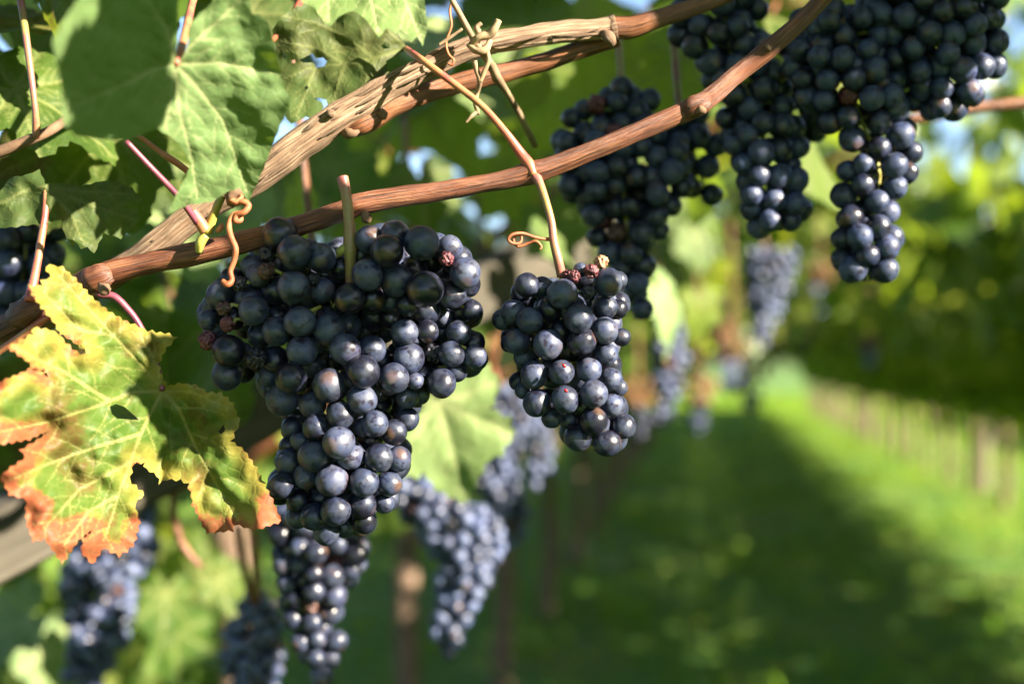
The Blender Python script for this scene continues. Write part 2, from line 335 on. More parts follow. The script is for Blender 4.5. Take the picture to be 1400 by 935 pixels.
def flat_leaf(outline, veins, step, holes=(), vw=0.012, teeth=0.0, tstep=0.06, sec=True, seed=0):
    """2-D leaf: triangulated outline + vein and rim attributes. Lengths in the outline's own unit."""
    rnd = random.Random(seed)
    ol = densify(outline, tstep) if teeth else list(outline)
    if teeth:
        ar = sum(a[0] * b[1] - b[0] * a[1] for a, b in zip(ol, ol[1:] + ol[:1])); sg = 1 if ar > 0 else -1; o2 = []
        for i, p in enumerate(ol):
            a, b = ol[i - 1], ol[(i + 1) % len(ol)]; d = (b[0] - a[0], b[1] - a[1]); L = math.hypot(*d) + 1e-9
            k = teeth * (1 if i % 2 else -0.35) * rnd.uniform(0.5, 1.3)
            if abs(p[0]) < 0.05 * (max(q[0] for q in ol) - min(q[0] for q in ol)) and i in (0,): k = 0
            o2.append((p[0] + sg * d[1] / L * k, p[1] - sg * d[0] / L * k))
        ol = o2
    ol = densify(ol, step)
    xs = [p[0] for p in ol]; ys = [p[1] for p in ol]; pts = list(ol); E = [(i, (i + 1) % len(ol)) for i in range(len(ol))]
    for hpoly in holes:
        k = len(pts); hp = densify(hpoly, step); pts += hp; E += [(k + i, k + (i + 1) % len(hp)) for i in range(len(hp))]
    gx, gy = np.meshgrid(np.arange(min(xs), max(xs), step), np.arange(min(ys), max(ys), step)); q = np.column_stack([gx.ravel(), gy.ravel()])
    q = q + np.random.default_rng(seed).uniform(-.25, .25, q.shape) * step; pts += [tuple(x) for x in q[inside_many(q, ol)]]
    r = delaunay_2d_cdt([Vector(p) for p in pts], E, [], 0, 1e-7)
    V = np.array([(p[0], p[1]) for p in r[0]]); Fc = []
    T = np.array([f for f in r[2] if len(f) == 3]); ce = V[T].mean(1); ok = inside_many(ce, ol)
    for hpoly in holes: ok &= ~inside_many(ce, hpoly)
    T = T[ok]; A, B_, D = V[T[:, 0]], V[T[:, 1]], V[T[:, 2]]
    cw = (B_[:, 0] - A[:, 0]) * (D[:, 1] - A[:, 1]) - (B_[:, 1] - A[:, 1]) * (D[:, 0] - A[:, 0]) < 0
    T[cw] = T[cw][:, ::-1]; Fc = [tuple(int(i) for i in f) for f in T]
    used = sorted({i for f in Fc for i in f}); rm = {i: k for k, i in enumerate(used)}; V = V[used]; Fc = [tuple(rm[i] for i in f) for f in Fc]
    segs = []
    for vn in veins:
        vn = [np.array(p, float) for p in vn]; tot = sum(np.linalg.norm(b - a) for a, b in zip(vn, vn[1:])); run = 0
        for a, b in zip(vn, vn[1:]):
            L = np.linalg.norm(b - a); segs.append((a, b, 1 - 0.6 * run / tot, 1 - 0.6 * (run + L) / tot, 1.0))
            if sec:
                k = max(1, int(L / (tot * 0.16)))
                for j in range(k):
                    t = (j + 0.6) / k; o = a + (b - a) * t; d = (b - a) / L; side = 1 if (j + int(run * 50)) % 2 else -1
                    for sd in (side, -side):
                        an = R(48) * sd; dd = np.array([d[0] * math.cos(an) - d[1] * math.sin(an), d[0] * math.sin(an) + d[1] * math.cos(an)])
                        ln = tot * 0.36 * (1 - 0.6 * (run + L * t) / tot); q = o + d * (0.05 * tot if sd == side else 0.0)
                        mid = q + dd * ln * 0.5; end = mid + (dd * 0.8 + d * 0.35) * ln * 0.5
                        segs += [(q, mid, 0.6, 0.5, 0.55), (mid, end, 0.5, 0.3, 0.55)]
            run += L
    vein = np.zeros(len(V)); crease = np.zeros(len(V))
    for a, b, w0, w1, s in segs:
        d, t = seg_dist(V, a, b); wd = vw * (w0 + (w1 - w0) * t) * (0.6 + 0.4 * s)
        vein = np.maximum(vein, s * np.clip(1.6 - d / wd, 0, 1)); crease = np.maximum(crease, s * np.exp(-(d / (vw * 4.5)) ** 2))
    rim = np.full(len(V), 1e9); O = np.array(ol)
    for k in range(0, len(O)): rim = np.minimum(rim, np.linalg.norm(V - O[k], axis=1))
    return V, Fc, vein, crease, rim
def leaf_attrs(me, V, vein, rim, red=None):
    for nm, val in (('vein', vein), ('edge', rim), ('red', red)):
        if val is None: continue
        a = me.attributes.new(nm, 'FLOAT', 'POINT'); a.data.foreach_set('value', np.asarray(val, float))
    uv = me.uv_layers.new(name='uv'); li = np.empty(len(me.loops), int); me.loops.foreach_get('vertex_index', li)
    uv.data.foreach_set('uv', V[li].ravel())

HALF = [(0.03, -0.02), (0.07, -0.16), (0.20, -0.30), (0.36, -0.31), (0.50, -0.20), (0.62, -0.02), (0.58, 0.10), (0.50, 0.20), (0.60, 0.34), (0.66, 0.52), (0.54, 0.60), (0.40, 0.62), (0.30, 0.66), (0.24, 0.78), (0.12, 0.92)]
VEINS = [[(0, 0), (0, 0.5), (0, 0.97)]] + [[(0, 0), (s * 0.3, 0.26), (s * 0.63, 0.51)] for s in (1, -1)] + [[(0, 0), (s * 0.3, 0.0), (s * 0.58, -0.03)] for s in (1, -1)] + [[(0, 0), (s * 0.12, -0.14), (s * 0.30, -0.28)] for s in (1, -1)]
def generic_leaf(name, seed, step, size, mat, petiole=0.0):
    rnd = random.Random(seed); j = lambda p: (p[0] * rnd.uniform(0.9, 1.12), p[1] * rnd.uniform(0.93, 1.08))
    ol = [j(p) for p in HALF] + [(0, 1.02)] + [j((-p[0], p[1])) for p in reversed(HALF)]
    V, Fc, vein, crease, rim = flat_leaf(ol, VEINS, step, (), 0.024, 0.030, 0.065, True, seed)
    cup = rnd.uniform(-0.25, 0.45); droop = rnd.uniform(0.05, 0.5); ph = rnd.uniform(0, 6)
    r2 = (V ** 2).sum(1); z = cup * r2 * 0.5 - droop * np.clip(V[:, 1], 0, 2) ** 2 * 0.6 - 0.03 * crease
    ang = np.arctan2(V[:, 0], V[:, 1]); z += 0.07 * np.sqrt(r2) * np.sin(3 * ang + ph) + 0.05 * r2 * np.sin(5 * ang + ph * 2)
    z += np.array([0.035 * noise.noise(Vector((x * 4 + seed, y * 4, 0))) for x, y in V])
    v3 = np.column_stack([V, z]) * size; f3 = list(Fc); nleaf = len(v3)
    if petiole:
        pts = [(0, 0, 0.001), (0, -petiole * 0.35, 0.012), (rnd.uniform(-.02, .02), -petiole * 0.75, 0.0), (0, -petiole, -petiole * 0.3)]
        tv, tf, _ = tube_data(spline(pts, 7), 0.0013, 5)
        f3 += [tuple(i + nleaf for i in q) for q in tf]; v3 = np.vstack([v3, np.array(tv)])
    me = mesh(name, v3, f3); Vu = np.vstack([V * size, np.zeros((len(v3) - nleaf, 2))]); pad = np.zeros(len(v3) - nleaf)
    leaf_attrs(me, Vu, np.concatenate([vein, pad]), np.concatenate([rim, pad]))
    me.materials.append(mat)
    if petiole:
        me.materials.append(PINK); mi = np.zeros(len(me.polygons), int); mi[len(Fc):] = 1; me.polygons.foreach_set('material_index', mi)
    return me
NEARLEAF = [generic_leaf('leaf', 20 + k, 0.055, 0.105, LEAF, 0.05) for k in range(7)]
PALELEAF = [generic_leaf('leaf', 40 + k, 0.035, 0.105, LEAFB) for k in range(3)]
LIMELEAF = [generic_leaf('leaf', 50 + k, 0.045, 0.105, LEAFG) for k in range(3)]
DARKLEAF = [generic_leaf('leaf', 60 + k, 0.03, 0.105, LEAFD) for k in range(3)]
HEROLEAF = [generic_leaf('leaf', 70 + k, 0.028, 0.105, LEAF) for k in range(3)]
def basis(tip, nrm):
    y = Vector(tip).normalized(); z = Vector(nrm); z = (z - y * z.dot(y)).normalized(); x = y.cross(z)
    return Matrix((x, y, z)).transposed()
def place_leaf(me, loc, tip, nrm, scale, parent, name='leaf'):
    o = bpy.data.objects.new(name, me); C.objects.link(o); put(o, parent, loc)
    o.rotation_euler = basis(tip, nrm).to_euler(); o.scale = (scale,) * 3; return o
def screen(ang, fw=0.0):         # a direction as seen in the picture: 0 = right, 90 = up; fw > 0 leans away
    return RT * math.cos(R(ang)) + UP * math.sin(R(ang)) + FW * fw
def pxleaf(name, outline, veins, J, depth, mat, parent, step=4.0, holes=(), vw=1.6, teeth=0.0, tstep=9, bulge=0.004, red=None, flip=False, wave=0.006, seed=0, rimw=60.0):
    """leaf traced in the photograph: depth(px, py) gives its own distance, so it is a tilted, curved sheet of real size"""
    V, Fc, vein, crease, rim = flat_leaf(outline, veins, step, holes, vw, teeth, tstep, True, seed)
    Z = []
    for (x, y), c in zip(V, crease):
        z = depth(x, y) + wave * noise.noise(Vector((x / 70 + seed * 3.1, y / 70, 0))) + 0.5 * wave * noise.noise(Vector((x / 26, y / 26, seed)))
        Z.append(z + bulge * 0.35 * c * (-1 if flip else 1))
    pts = [P(x, y, z) for (x, y), z in zip(V, Z)]
    me = mesh(name, pts, [f[::-1] if not flip else f for f in Fc])
    org = P(J[0], J[1], depth(*J))
    uvs = np.column_stack([V[:, 0], -V[:, 1]]) * (0.75 / F)
    e = np.clip(1 - rim / rimw, 0, 1)
    leaf_attrs(me, uvs, vein, e, None if red is None else np.array([red(x, y) for x, y in V]))
    return wobj(name, me, mat, parent, org)

# low-poly leaf for joined foliage
def simple_leaf(seed):
    rnd = random.Random(seed); ol = [p for p in HALF[1::2]] + [(0, 1.02)] + [(-p[0], p[1]) for p in HALF[1::2][::-1]]
    v = [(0, 0.12, 0.03)] + [(x * rnd.uniform(.9, 1.1), y * rnd.uniform(.93, 1.07), -0.28 * (x * x + max(y, 0) ** 2 * 0.8) + rnd.uniform(-.06, .06)) for x, y in ol]
    n = len(ol); return np.array(v), [(0, 1 + (k + 1) % n, 1 + k) for k in range(n)]
SIMPLE = [simple_leaf(k) for k in range(5)]
def foliage_mesh(name, placements, mat):
    """placements: (loc, 3x3 matrix, size)"""
    Vs, Fs, UVs = [], [], []; k = 0
    for i, (loc, m3, s) in enumerate(placements):
        v, f = SIMPLE[i % 5]; Vs.append(v @ (np.array(m3).T * s) + np.array(loc)); Fs += [(a + k, b + k, c + k) for a, b, c in f]
        UVs.append(v[:, :2] * s + rng.uniform(0, 5, 2)); k += len(v)
    me = mesh(name, np.vstack(Vs), Fs); leaf_attrs(me, np.vstack(UVs), np.zeros(k), np.zeros(k)); me.materials.append(mat); return me
def leaf_frame(rnd, tilt=0.75):
    n = Vector((rnd.gauss(0, tilt), rnd.gauss(0, tilt), 1)).normalized(); a = rnd.uniform(0, 6.283)
    return basis(Vector((math.cos(a), math.sin(a), -0.35)), n)

# ------------------------------------------------------------------ vines, posts, rafters
def plane_h(lat): return 1.62 + 0.52 * (lat + 0.19)
def wing(lat0, sgn, lat): return plane_h(-0.9 + sgn * (lat - lat0))    # the sloping roof of a row whose trunks stand at lat0
def trunk_data(lat0, al, sgn, rnd, top=1.28, r0=0.042):
    pts = [W(lat0, al, -0.03), W(lat0 + rnd.uniform(-.03, .03), al + rnd.uniform(-.03, .03), 0.4), W(lat0 + rnd.uniform(-.05, .05), al + rnd.uniform(-.05, .05), 0.85), W(lat0 + sgn * 0.03, al, top)]
    s = spline([tuple(p) for p in pts], 22); rad = np.linspace(r0, r0 * 0.72, 22); rad[0] *= 1.35; rad[1] *= 1.15; rad[-2:] *= 1.25
    return tube_data(s, rad, 12, 0.25, 14, 0.22, True, rnd.random() * 50)
def arms_data(lat0, al, sgn, rnd, n=3, length=1.5):
    out = []
    for k in range(n):
        a0 = al + (k - (n - 1) / 2) * 0.12; a1 = al + (k - (n - 1) / 2) * 0.48
        pts = []
        for t in (0, .2, .45, .75, 1):
            lt = lat0 + sgn * (0.03 + length * t); pts.append(tuple(W(lt, a0 + (a1 - a0) * min(1, t * 1.6) + rnd.uniform(-.03, .03), wing(lat0, sgn, lt) + 0.02 + 0.16 * min(1, t * 2) + rnd.uniform(-.02, .03))))
        out.append(tube_data(spline(pts, 20), np.linspace(0.011, 0.0045, 20), 6, 0.2, 30))
    return join(out)
def foliage_spots(lat0, sgn, al0, al1, n, rnd, u0=0.05, u1=0.42, w0=-0.3, w1=1.75, droop=0.0, big=1.0):
    out = []
    for k in range(n):
        lt = rnd.uniform(w0, w1); al = rnd.uniform(al0, al1)
        h = wing(lat0, sgn, lat0 + sgn * lt) + rnd.uniform(u0, u1) - (droop * rnd.random() if lt < 0.25 or lt > 1.4 else 0)
        out.append((W(lat0 + sgn * lt, al, h), leaf_frame(rnd), big * rnd.uniform(0.085, 0.13)))
    return out

VINE_AL = [0.62 + 1.9 * k for k in range(18)]
# --- the vine in front, whose canes cross the picture
near = thing('grapevine', W(-0.9, VINE_AL[0], 0), 'nearest grapevine with a long red brown cane carrying sharp leaves above the big grape bunch', 'grapevine')
rnd = random.Random(11)
wobj('trunk', tube_mesh('trunk', trunk_data(-0.9, VINE_AL[0], 1, rnd)), TRUNK, near)
cane_rows = [(-260, 520, .84, 8), (-110, 478, .82, 7.2), (0, 450, .80, 6.8), (75, 408, .79, 6.6), (140, 376, .785, 6.8), (200, 360, .783, 6.1), (280, 343, .78, 6.3), (380, 318, .78, 5.7), (470, 288, .782, 5.6), (500, 277, .782, 5.9), (600, 262, .785, 5.2), (690, 246, .787, 5.2), (728, 236, .788, 6.6), (760, 226, .788, 5.5), (850, 190, .79, 5.2), (945, 149, .795, 5.8), (965, 138, .795, 5.4), (1010, 100, .80, 5.0), (1050, 68, .80, 5.4), (1085, 38, .80, 4.8), (1130, -8, .80, 4.8), (1200, -95, .79, 4.6), (1330, -190, .76, 4.2), (1600, -300, .70, 3.6)]
cane = pxtube('cane', cane_rows, 260, CANE, near, seg=24, lump=0.10, freq=90, ridge=0.10)
tag(cane, 'reddish brown ridged cane running up from left to right')
# connection of the cane with the trunk head
pts = [tuple(W(-0.87, VINE_AL[0], 1.26)), tuple(W(-0.75, VINE_AL[0] + 0.08, 1.33)), tuple(P(-560, 600, .90)), tuple(P(-260, 520, .84))]
wobj('cane', tube_mesh('cane', tube_data(spline(pts, 30), np.linspace(0.014, 0.008, 30), 14, 0.15, 60, 0.1)), CANE, near)
def bump_node(rows, mat, name='node'):
    p, r = pix(rows, 12); return wobj(name, tube_mesh(name, tube_data(p, r, 12, 0.25, 260, 0.2)), mat, near, p[0])
old_rows = [(-240, 560, .90, 9), (20, 452, .86, 8.4), (130, 388, .83, 8), (200, 345, .815, 7.6), (270, 290, .81, 7.4), (350, 240, .808, 7.6), (420, 190, .808, 7.8), (480, 150, .81, 7.8), (560, 105, .815, 7.2), (640, 68, .82, 6.6), (740, 48, .825, 5.8), (825, 40, .83, 6.2), (842, 37, .83, 7.0)]
old = pxtube('old_cane', old_rows, 240, OLDBARK, near, seg=28, lump=0.16, freq=70, ridge=0.28)
tag(old, 'pale old cane with peeling fibrous bark behind the reddish one')
pxtube('cane', [(838, 38, .83, 6.4), (862, 38, .83, 6.6), (900, 26, .83, 5.4), (960, 6, .835, 5.2), (1040, -30, .84, 5), (1200, -120, .86, 4.5)], 60, CANE2, near, seg=18, lump=0.12, freq=70)
smooth_rows = [(474, 178, .815, 5.0), (492, 170, .815, 7.0), (515, 158, .818, 7.0), (540, 144, .82, 6.2), (600, 122, .828, 5.9), (660, 106, .832, 6.0), (720, 92, .836, 5.6), (800, 66, .838, 5.4), (845, 52, .836, 5.2)]
pxtube('cane', smooth_rows, 120, CANE2, near, seg=20, lump=0.12, freq=80, ridge=0.06)
# bark strips peeling from the old cane
for k in range(26):
    t = rnd.uniform(0.22, 0.95); s = spline(old_rows, 200); i = int(t * 180); a, b = s[i], s[min(199, i + rnd.randint(6, 16))]
    off = rnd.uniform(-13, 13); lift = rnd.uniform(0.0055, 0.0085)
    q = [(a[0] + off * .4, a[1] + off, a[2] - lift + 0.002, .5), ((a[0] + b[0]) / 2 + off * .4, (a[1] + b[1]) / 2 + off, a[2] - lift, 1.1), (b[0] + off * .4 + rnd.uniform(-3, 3), b[1] + off + rnd.uniform(-5, 3), b[2] - lift, .35)]
    pxtube('bark_strip', q, 8, OLDBARK, near, seg=5, lump=0.3, freq=300)
# nodes, buds and cut stubs
bump_node([(112, 394, .785, 3), (126, 385, .782, 7.2), (140, 379, .781, 7.5), (158, 371, .784, 4)], CANE)
bump_node([(136, 388, .772, 1), (143, 396, .768, 3.4), (150, 399, .768, 2)], BUDM, 'bud')
bump_node([(14, 440, .797, 4), (32, 430, .790, 8), (50, 420, .790, 7.8), (72, 409, .792, 4)], CANE)
bump_node([(497, 290, .775, 1.5), (502, 299, .772, 3.0), (508, 300, .772, 1.2)], BUDM, 'bud')
bump_node([(930, 155, .795, 3), (944, 150, .792, 6.2), (958, 142, .792, 5.8), (974, 131, .796, 3)], CANE)
bump_node([(952, 148, .790, 1.5), (958, 151, .787, 2.8), (965, 153, .786, 1.4)], BUDM, 'bud')
bump_node([(1049, 62, .796, 1.2), (1051, 66, .7935, 2.2), (1052, 69, .795, .8)], BUDM, 'bud')
bump_node([(470, 180, .812, 2.2), (476, 183, .808, 3.4), (483, 183, .806, 2.6), (490, 180, .808, 1.2)], BUDM, 'bud')
bump_node([(522, 150, .813, 1.6), (524, 157, .810, 2.6), (526, 163, .811, 1.2)], OLDBARK, 'bud')
bump_node([(448, 156, .803, 1.6), (452, 156, .799, 2.6), (456, 155, .801, 1.6)], OLDBARK, 'bud')
bump_node([(824, 46, .824, 2), (831, 50, .820, 3.6), (836, 57, .820, 2.8), (835, 63, .824, 1.4)], OLDBARK, 'bud')
pxtube('stub', [(283, 318, .772, 3.0), (290, 300, .770, 2.5), (298, 280, .768, 2.4), (304, 268, .768, 2.2)], 14, GREENSTEM, near, seg=10, lump=.15, freq=200)
pxtube('stub', [(281, 316, .768, 3.4), (272, 302, .766, 3.2), (262, 288, .765, 2.9)], 12, PINK, near, seg=12)
pxtube('stub', [(272, 345, .770, 2.0), (274, 332, .768, 2.8), (282, 322, .768, 2.4)], 10, GREENSTEM, near, seg=8, lump=.2, freq=200)
pxtube('stub', [(297, 316, .772, 1.5), (302, 312, .771, 1.6), (304, 306, .772, .8)], 8, PINK, near, seg=8)
dk = pxtube('dried_bud', [(314, 282, .765, 1.5), (318, 268, .764, 4.2), (320, 260, .764, 4.0), (319, 250, .765, 1.5)], 16, BUDM, near, seg=10, lump=.5, freq=240)
# tendrils
pxtube('tendril', [(322, 278, .763, 1.4), (332, 276, .762, 1.8), (340, 281, .762, 1.8), (334, 290, .761, 1.7), (324, 294, .762, 1.6), (322, 302, .762, 1.5), (329, 301, .763, 1.5), (326, 292, .764, 1.5), (317, 297, .763, 1.5), (313, 310, .762, 1.6), (316, 325, .760, 1.7), (322, 340, .759, 1.7), (320, 356, .760, 1.6), (315, 371, .760, 1.5), (317, 383, .759, 1.5), (311, 389, .758, 1.8), (304, 384, .759, 1.4)], 110, TENDRIL, near, seg=9)
pxtube('tendril', [(305, 262, .764, 1.0), (312, 270, .762, 1.5), (322, 276, .762, 1.7), (330, 270, .763, 1.3), (326, 262, .765, .8)], 30, TENDRIL, near, seg=8)
pxtube('tendril', [(622, -5, .80, .7), (615, 14, .80, .8), (617, 36, .80, .7), (610, 58, .80, .7), (613, 74, .80, .7), (620, 82, .80, .8), (618, 89, .80, .7), (612, 87, .80, .6)], 50, TENDRIL, near, seg=7)
for q in ([(612, -10, .80, 1.5), (630, 22, .80, 1.7), (650, 58, .80, 2), (662, 75, .80, 2), (672, 90, .81, 2.6), (680, 108, .82, 3), (694, 128, .84, 2), (712, 160, .87, 2), (732, 200, .9, 2)],
          [(645, 62, .80, 2.2), (655, 52, .797, 2.4), (668, 48, .797, 2.6), (676, 40, .795, 2.2), (682, 28, .795, 1.8)], [(640, 62, .80, 1.6), (652, 70, .796, 2), (664, 68, .796, 2.2), (670, 56, .80, 1.6)],
          [(648, 80, .80, 1.6), (652, 98, .80, 1.6), (656, 112, .80, 1.5), (652, 128, .805, 1.4), (650, 142, .805, 1.4), (654, 156, .81, 1.2)], [(666, 70, .797, 1.5), (668, 84, .797, 1.4), (662, 98, .798, 1.4), (656, 112, .80, 1.4)],
          [(637, 168, .805, .8), (646, 158, .805, 1.1), (654, 152, .81, 1)], [(600, 62, .80, .9), (615, 52, .80, 1), (632, 40, .80, 1)], [(655, 46, .80, 2), (652, 38, .80, 1.6), (658, 32, .80, 1.2)]):
    pxtube('dry_tendril', q, 22, DRY, near, seg=7, lump=.25, freq=200)

# --- traced leaves on that vine
YO = [(74, 362), (62, 365), (70, 379), (57, 384), (58, 391), (40, 390), (47, 408), (61, 424), (76, 444), (86, 463), (105, 480), (122, 486), (110, 476), (92, 462), (68, 451), (45, 448), (46, 457), (11, 474), (40, 496), (44, 503), (60, 506), (66, 516), (58, 508), (40, 505), (-8, 526), (-30, 542), (-24, 575), (-6, 608), (40, 600), (66, 589), (52, 602), (40, 609), (27, 615), (36, 625), (1, 650), (13, 676), (37, 682), (35, 706), (45, 740), (61, 736), (72, 751), (85, 770), (90, 762), (107, 738), (126, 724), (114, 737), (111, 754), (126, 771), (142, 748), (163, 759), (182, 746), (191, 714), (184, 688), (198, 676), (176, 657), (182, 633), (198, 632), (200, 641), (216, 649), (218, 660), (228, 655), (247, 655), (258, 661), (264, 690), (273, 709), (283, 729), (300, 727), (318, 725), (321, 716), (340, 722), (353, 723), (385, 712), (369, 677), (353, 645), (334, 616), (315, 603), (321, 591), (328, 578), (318, 552), (302, 537), (283, 537), (267, 526), (244, 524), (228, 529), (220, 514), (216, 498), (228, 475), (242, 461), (225, 456), (202, 453), (195, 449), (173, 440), (148, 426), (121, 402), (99, 377), (85, 366)]
YV = [[(222, 533), (195, 500), (155, 458), (110, 410), (80, 375)], [(222, 533), (180, 537), (135, 554), (70, 575), (0, 590)], [(222, 533), (192, 593), (171, 652), (142, 738)], [(192, 593), (135, 610), (70, 632), (15, 655)], [(176, 632), (110, 668), (60, 722)], [(160, 678), (120, 700), (88, 745)], [(222, 533), (245, 560), (268, 612), (295, 660), (325, 712)], [(222, 533), (262, 535), (318, 560)], [(222, 533), (215, 500), (190, 455)], [(155, 458), (110, 452), (60, 400)], [(150, 548), (90, 510), (20, 475)]]
yd = lambda x, y: 0.772 + (x - 222) * 0.00042 + max(0, x - 222) * -0.00050 + max(0, y - 560) * -0.00004 + 0.00045 * max(0, 470 - y) * 0.25
yl = pxleaf('leaf', YO, YV, (222, 533), yd, LEAFY, near, 2.4, [[(150, 556), (158, 552), (170, 556), (184, 568), (190, 574), (172, 573), (160, 572), (153, 566)], [(298, 590), (306, 580), (308, 588), (302, 594)]], 2.2, 2.6, 6, 0.004,
            lambda x, y: max(0, min(1, (150 - x) / 150)) * max(0, min(1, (y - 420) / 200)) + max(0, min(1, (y - 660) / 70)) * 0.9, wave=0.012, seed=3, rimw=62)
tag(yl, 'yellow green leaf with red and orange tips and torn rim')
pxtube('petiole', [(128, 396, .785, 2.4), (138, 403, .783, 2.0), (155, 405, .783, 2.1), (172, 420, .784, 2.0), (190, 444, .786, 1.9), (212, 490, .785, 1.7), (222, 533, .774, 1.5)], 40, PURPLE, yl, seg=10)
BO = [(240, 88), (247, 84), (257, 64), (258, 36), (274, 19), (296, 0), (330, -22), (342, -8), (344, 20), (354, 20), (367, 32), (375, 61), (389, 122), (396, 134), (394, 145), (380, 180), (360, 231), (340, 276), (328, 257), (312, 262), (290, 276), (261, 279), (229, 292), (250, 250), (262, 226), (252, 205), (238, 190), (215, 176), (174, 192), (144, 191), (103, 186), (85, 167), (86, 128), (72, 56), (86, 30), (104, 4), (130, -32), (180, -40), (232, -36), (243, -4), (243, 50)]
BV = [[(240, 88), (270, 120), (305, 165), (338, 262)], [(240, 88), (300, 86), (385, 102)], [(240, 88), (262, 62), (330, 0)], [(240, 88), (210, 95), (180, 112), (90, 150)], [(240, 88), (235, 130), (225, 175)], [(240, 88), (228, 40), (190, -20)], [(240, 88), (245, 150), (262, 215), (270, 270)]]
bd = lambda x, y: 0.655 + (x - 240) * 0.00032 + (y - 88) * 0.00022 - 0.0000012 * (x - 240) ** 2
bl = pxleaf('leaf', BO, BV, (240, 88), bd, LEAFB, near, 2.7, (), 2.4, 1.0, 9, 0.004, wave=0.004, seed=5)
tag(bl, 'large smooth pale green leaf, soft in focus')
pxtube('petiole', [(240, 88, .657, 1.7), (246, 74, .664, 2.0), (250, 58, .68, 2.0), (258, 25, .72, 2), (266, -5, .75, 2), (290, -60, .78, 2.2)], 24, PINK, bl, seg=9)
CO = [(414, 4), (422, 6), (431, 12), (439, 25), (451, 37), (462, 25), (468, 20), (483, 15), (499, 25), (506, 35), (518, 51), (524, 46), (528, 38), (535, 42), (542, 47), (547, 39), (555, 48), (562, 58), (570, 50), (578, 63), (584, 38), (581, 6), (575, -30), (540, -70), (480, -85), (425, -60), (402, -20)]
cl = pxleaf('leaf', CO, [[(500, -60), (505, -10), (518, 45)], [(500, -60), (550, -10), (576, 55)], [(500, -60), (450, -20), (450, 32)]], (500, -60), lambda x, y: 0.745 - (y + 60) * 0.00045 + (x - 500) * 0.0001, LEAFB, near, 2.6, (), 2.2, 0.8, 8, wave=0.010, seed=8)
tag(cl, 'pale leaf with a sharply toothed lower rim')
DO = [(376, 62), (372, 42), (385, 23), (414, 4), (440, -20), (480, -10), (520, 20), (548, 52), (556, 66), (545, 74), (527, 84), (531, 100), (527, 112), (510, 122), (495, 136), (470, 148), (447, 156), (436, 164), (418, 160), (408, 165), (398, 170), (389, 158), (378, 160), (372, 120)]
dl = pxleaf('leaf', DO, [[(555, 67), (505, 82), (470, 88), (420, 94), (385, 110)], [(510, 80), (470, 50), (430, 32), (385, 22)], [(470, 88), (430, 66), (385, 58)], [(510, 82), (500, 110), (492, 134)], [(470, 90), (460, 120), (452, 150)], [(430, 94), (420, 120), (405, 160)], [(555, 67), (530, 42), (500, 5)]], (555, 67),
            lambda x, y: 0.845 - (555 - x) * 0.00004 - max(0, y - 60) * 0.0002, LEAFD, near, 2.6, [[(407, 83), (416, 79), (428, 73), (432, 80), (442, 79), (447, 84), (444, 91), (433, 94), (428, 86), (415, 86)], [(428, 135), (436, 134), (446, 137), (449, 148), (441, 161), (433, 159), (443, 147), (440, 140)], [(521, 63), (526, 59), (534, 62), (532, 67), (524, 67)], [(416, 120), (419, 117), (422, 120), (419, 124)], [(387, 76), (390, 73), (392, 79), (389, 81)], [(399, 83), (403, 82), (404, 86), (400, 87)]], 2.4, 0.8, 8, flip=True, wave=0.008, seed=12)
tag(dl, 'dark underside leaf with small holes through which sky shows')
pxtube('petiole', [(555, 67, .845, 1.7), (560, 71, .825, 2.0), (572, 79, .798, 2.0), (590, 92, .790, 2.0), (625, 118, .788, 2.0), (660, 146, .786, 2.0), (690, 180, .784, 2.2), (712, 210, .785, 2.9), (724, 226, .784, 3.2), (730, 240, .782, 2.0)], 50, PINK, dl, seg=12)
EO = [(-15, 300), (0, 262), (15, 243), (36, 240), (54, 232), (62, 252), (81, 250), (110, 256), (138, 248), (156, 247), (180, 257), (196, 275), (188, 282), (191, 301), (180, 313), (165, 326), (141, 318), (129, 347), (120, 338), (111, 340), (104, 332), (99, 338), (88, 319), (84, 299), (66, 305), (30, 309), (0, 312)]
el = pxleaf('leaf', EO, [[(63, 255), (110, 275), (150, 290), (185, 300)], [(63, 255), (95, 290), (115, 335)], [(63, 255), (30, 262), (-10, 285)], [(63, 255), (110, 262), (180, 265)]], (63, 255), lambda x, y: 0.80 + (y - 255) * -0.0002 + abs(x - 63) * 0.00012, LEAFD, near, 2.8, (), 2.3, 1.4, 8, flip=True, wave=0.012, seed=14)
tag(el, 'drooping olive brown leaf seen from below')
pxtube('petiole', [(63, 255, .80, 1.6), (62, 290, .795, 1.9), (56, 330, .79, 2.1), (48, 375, .786, 2.4), (40, 412, .782, 3.0)], 26, PINK, el, seg=10)
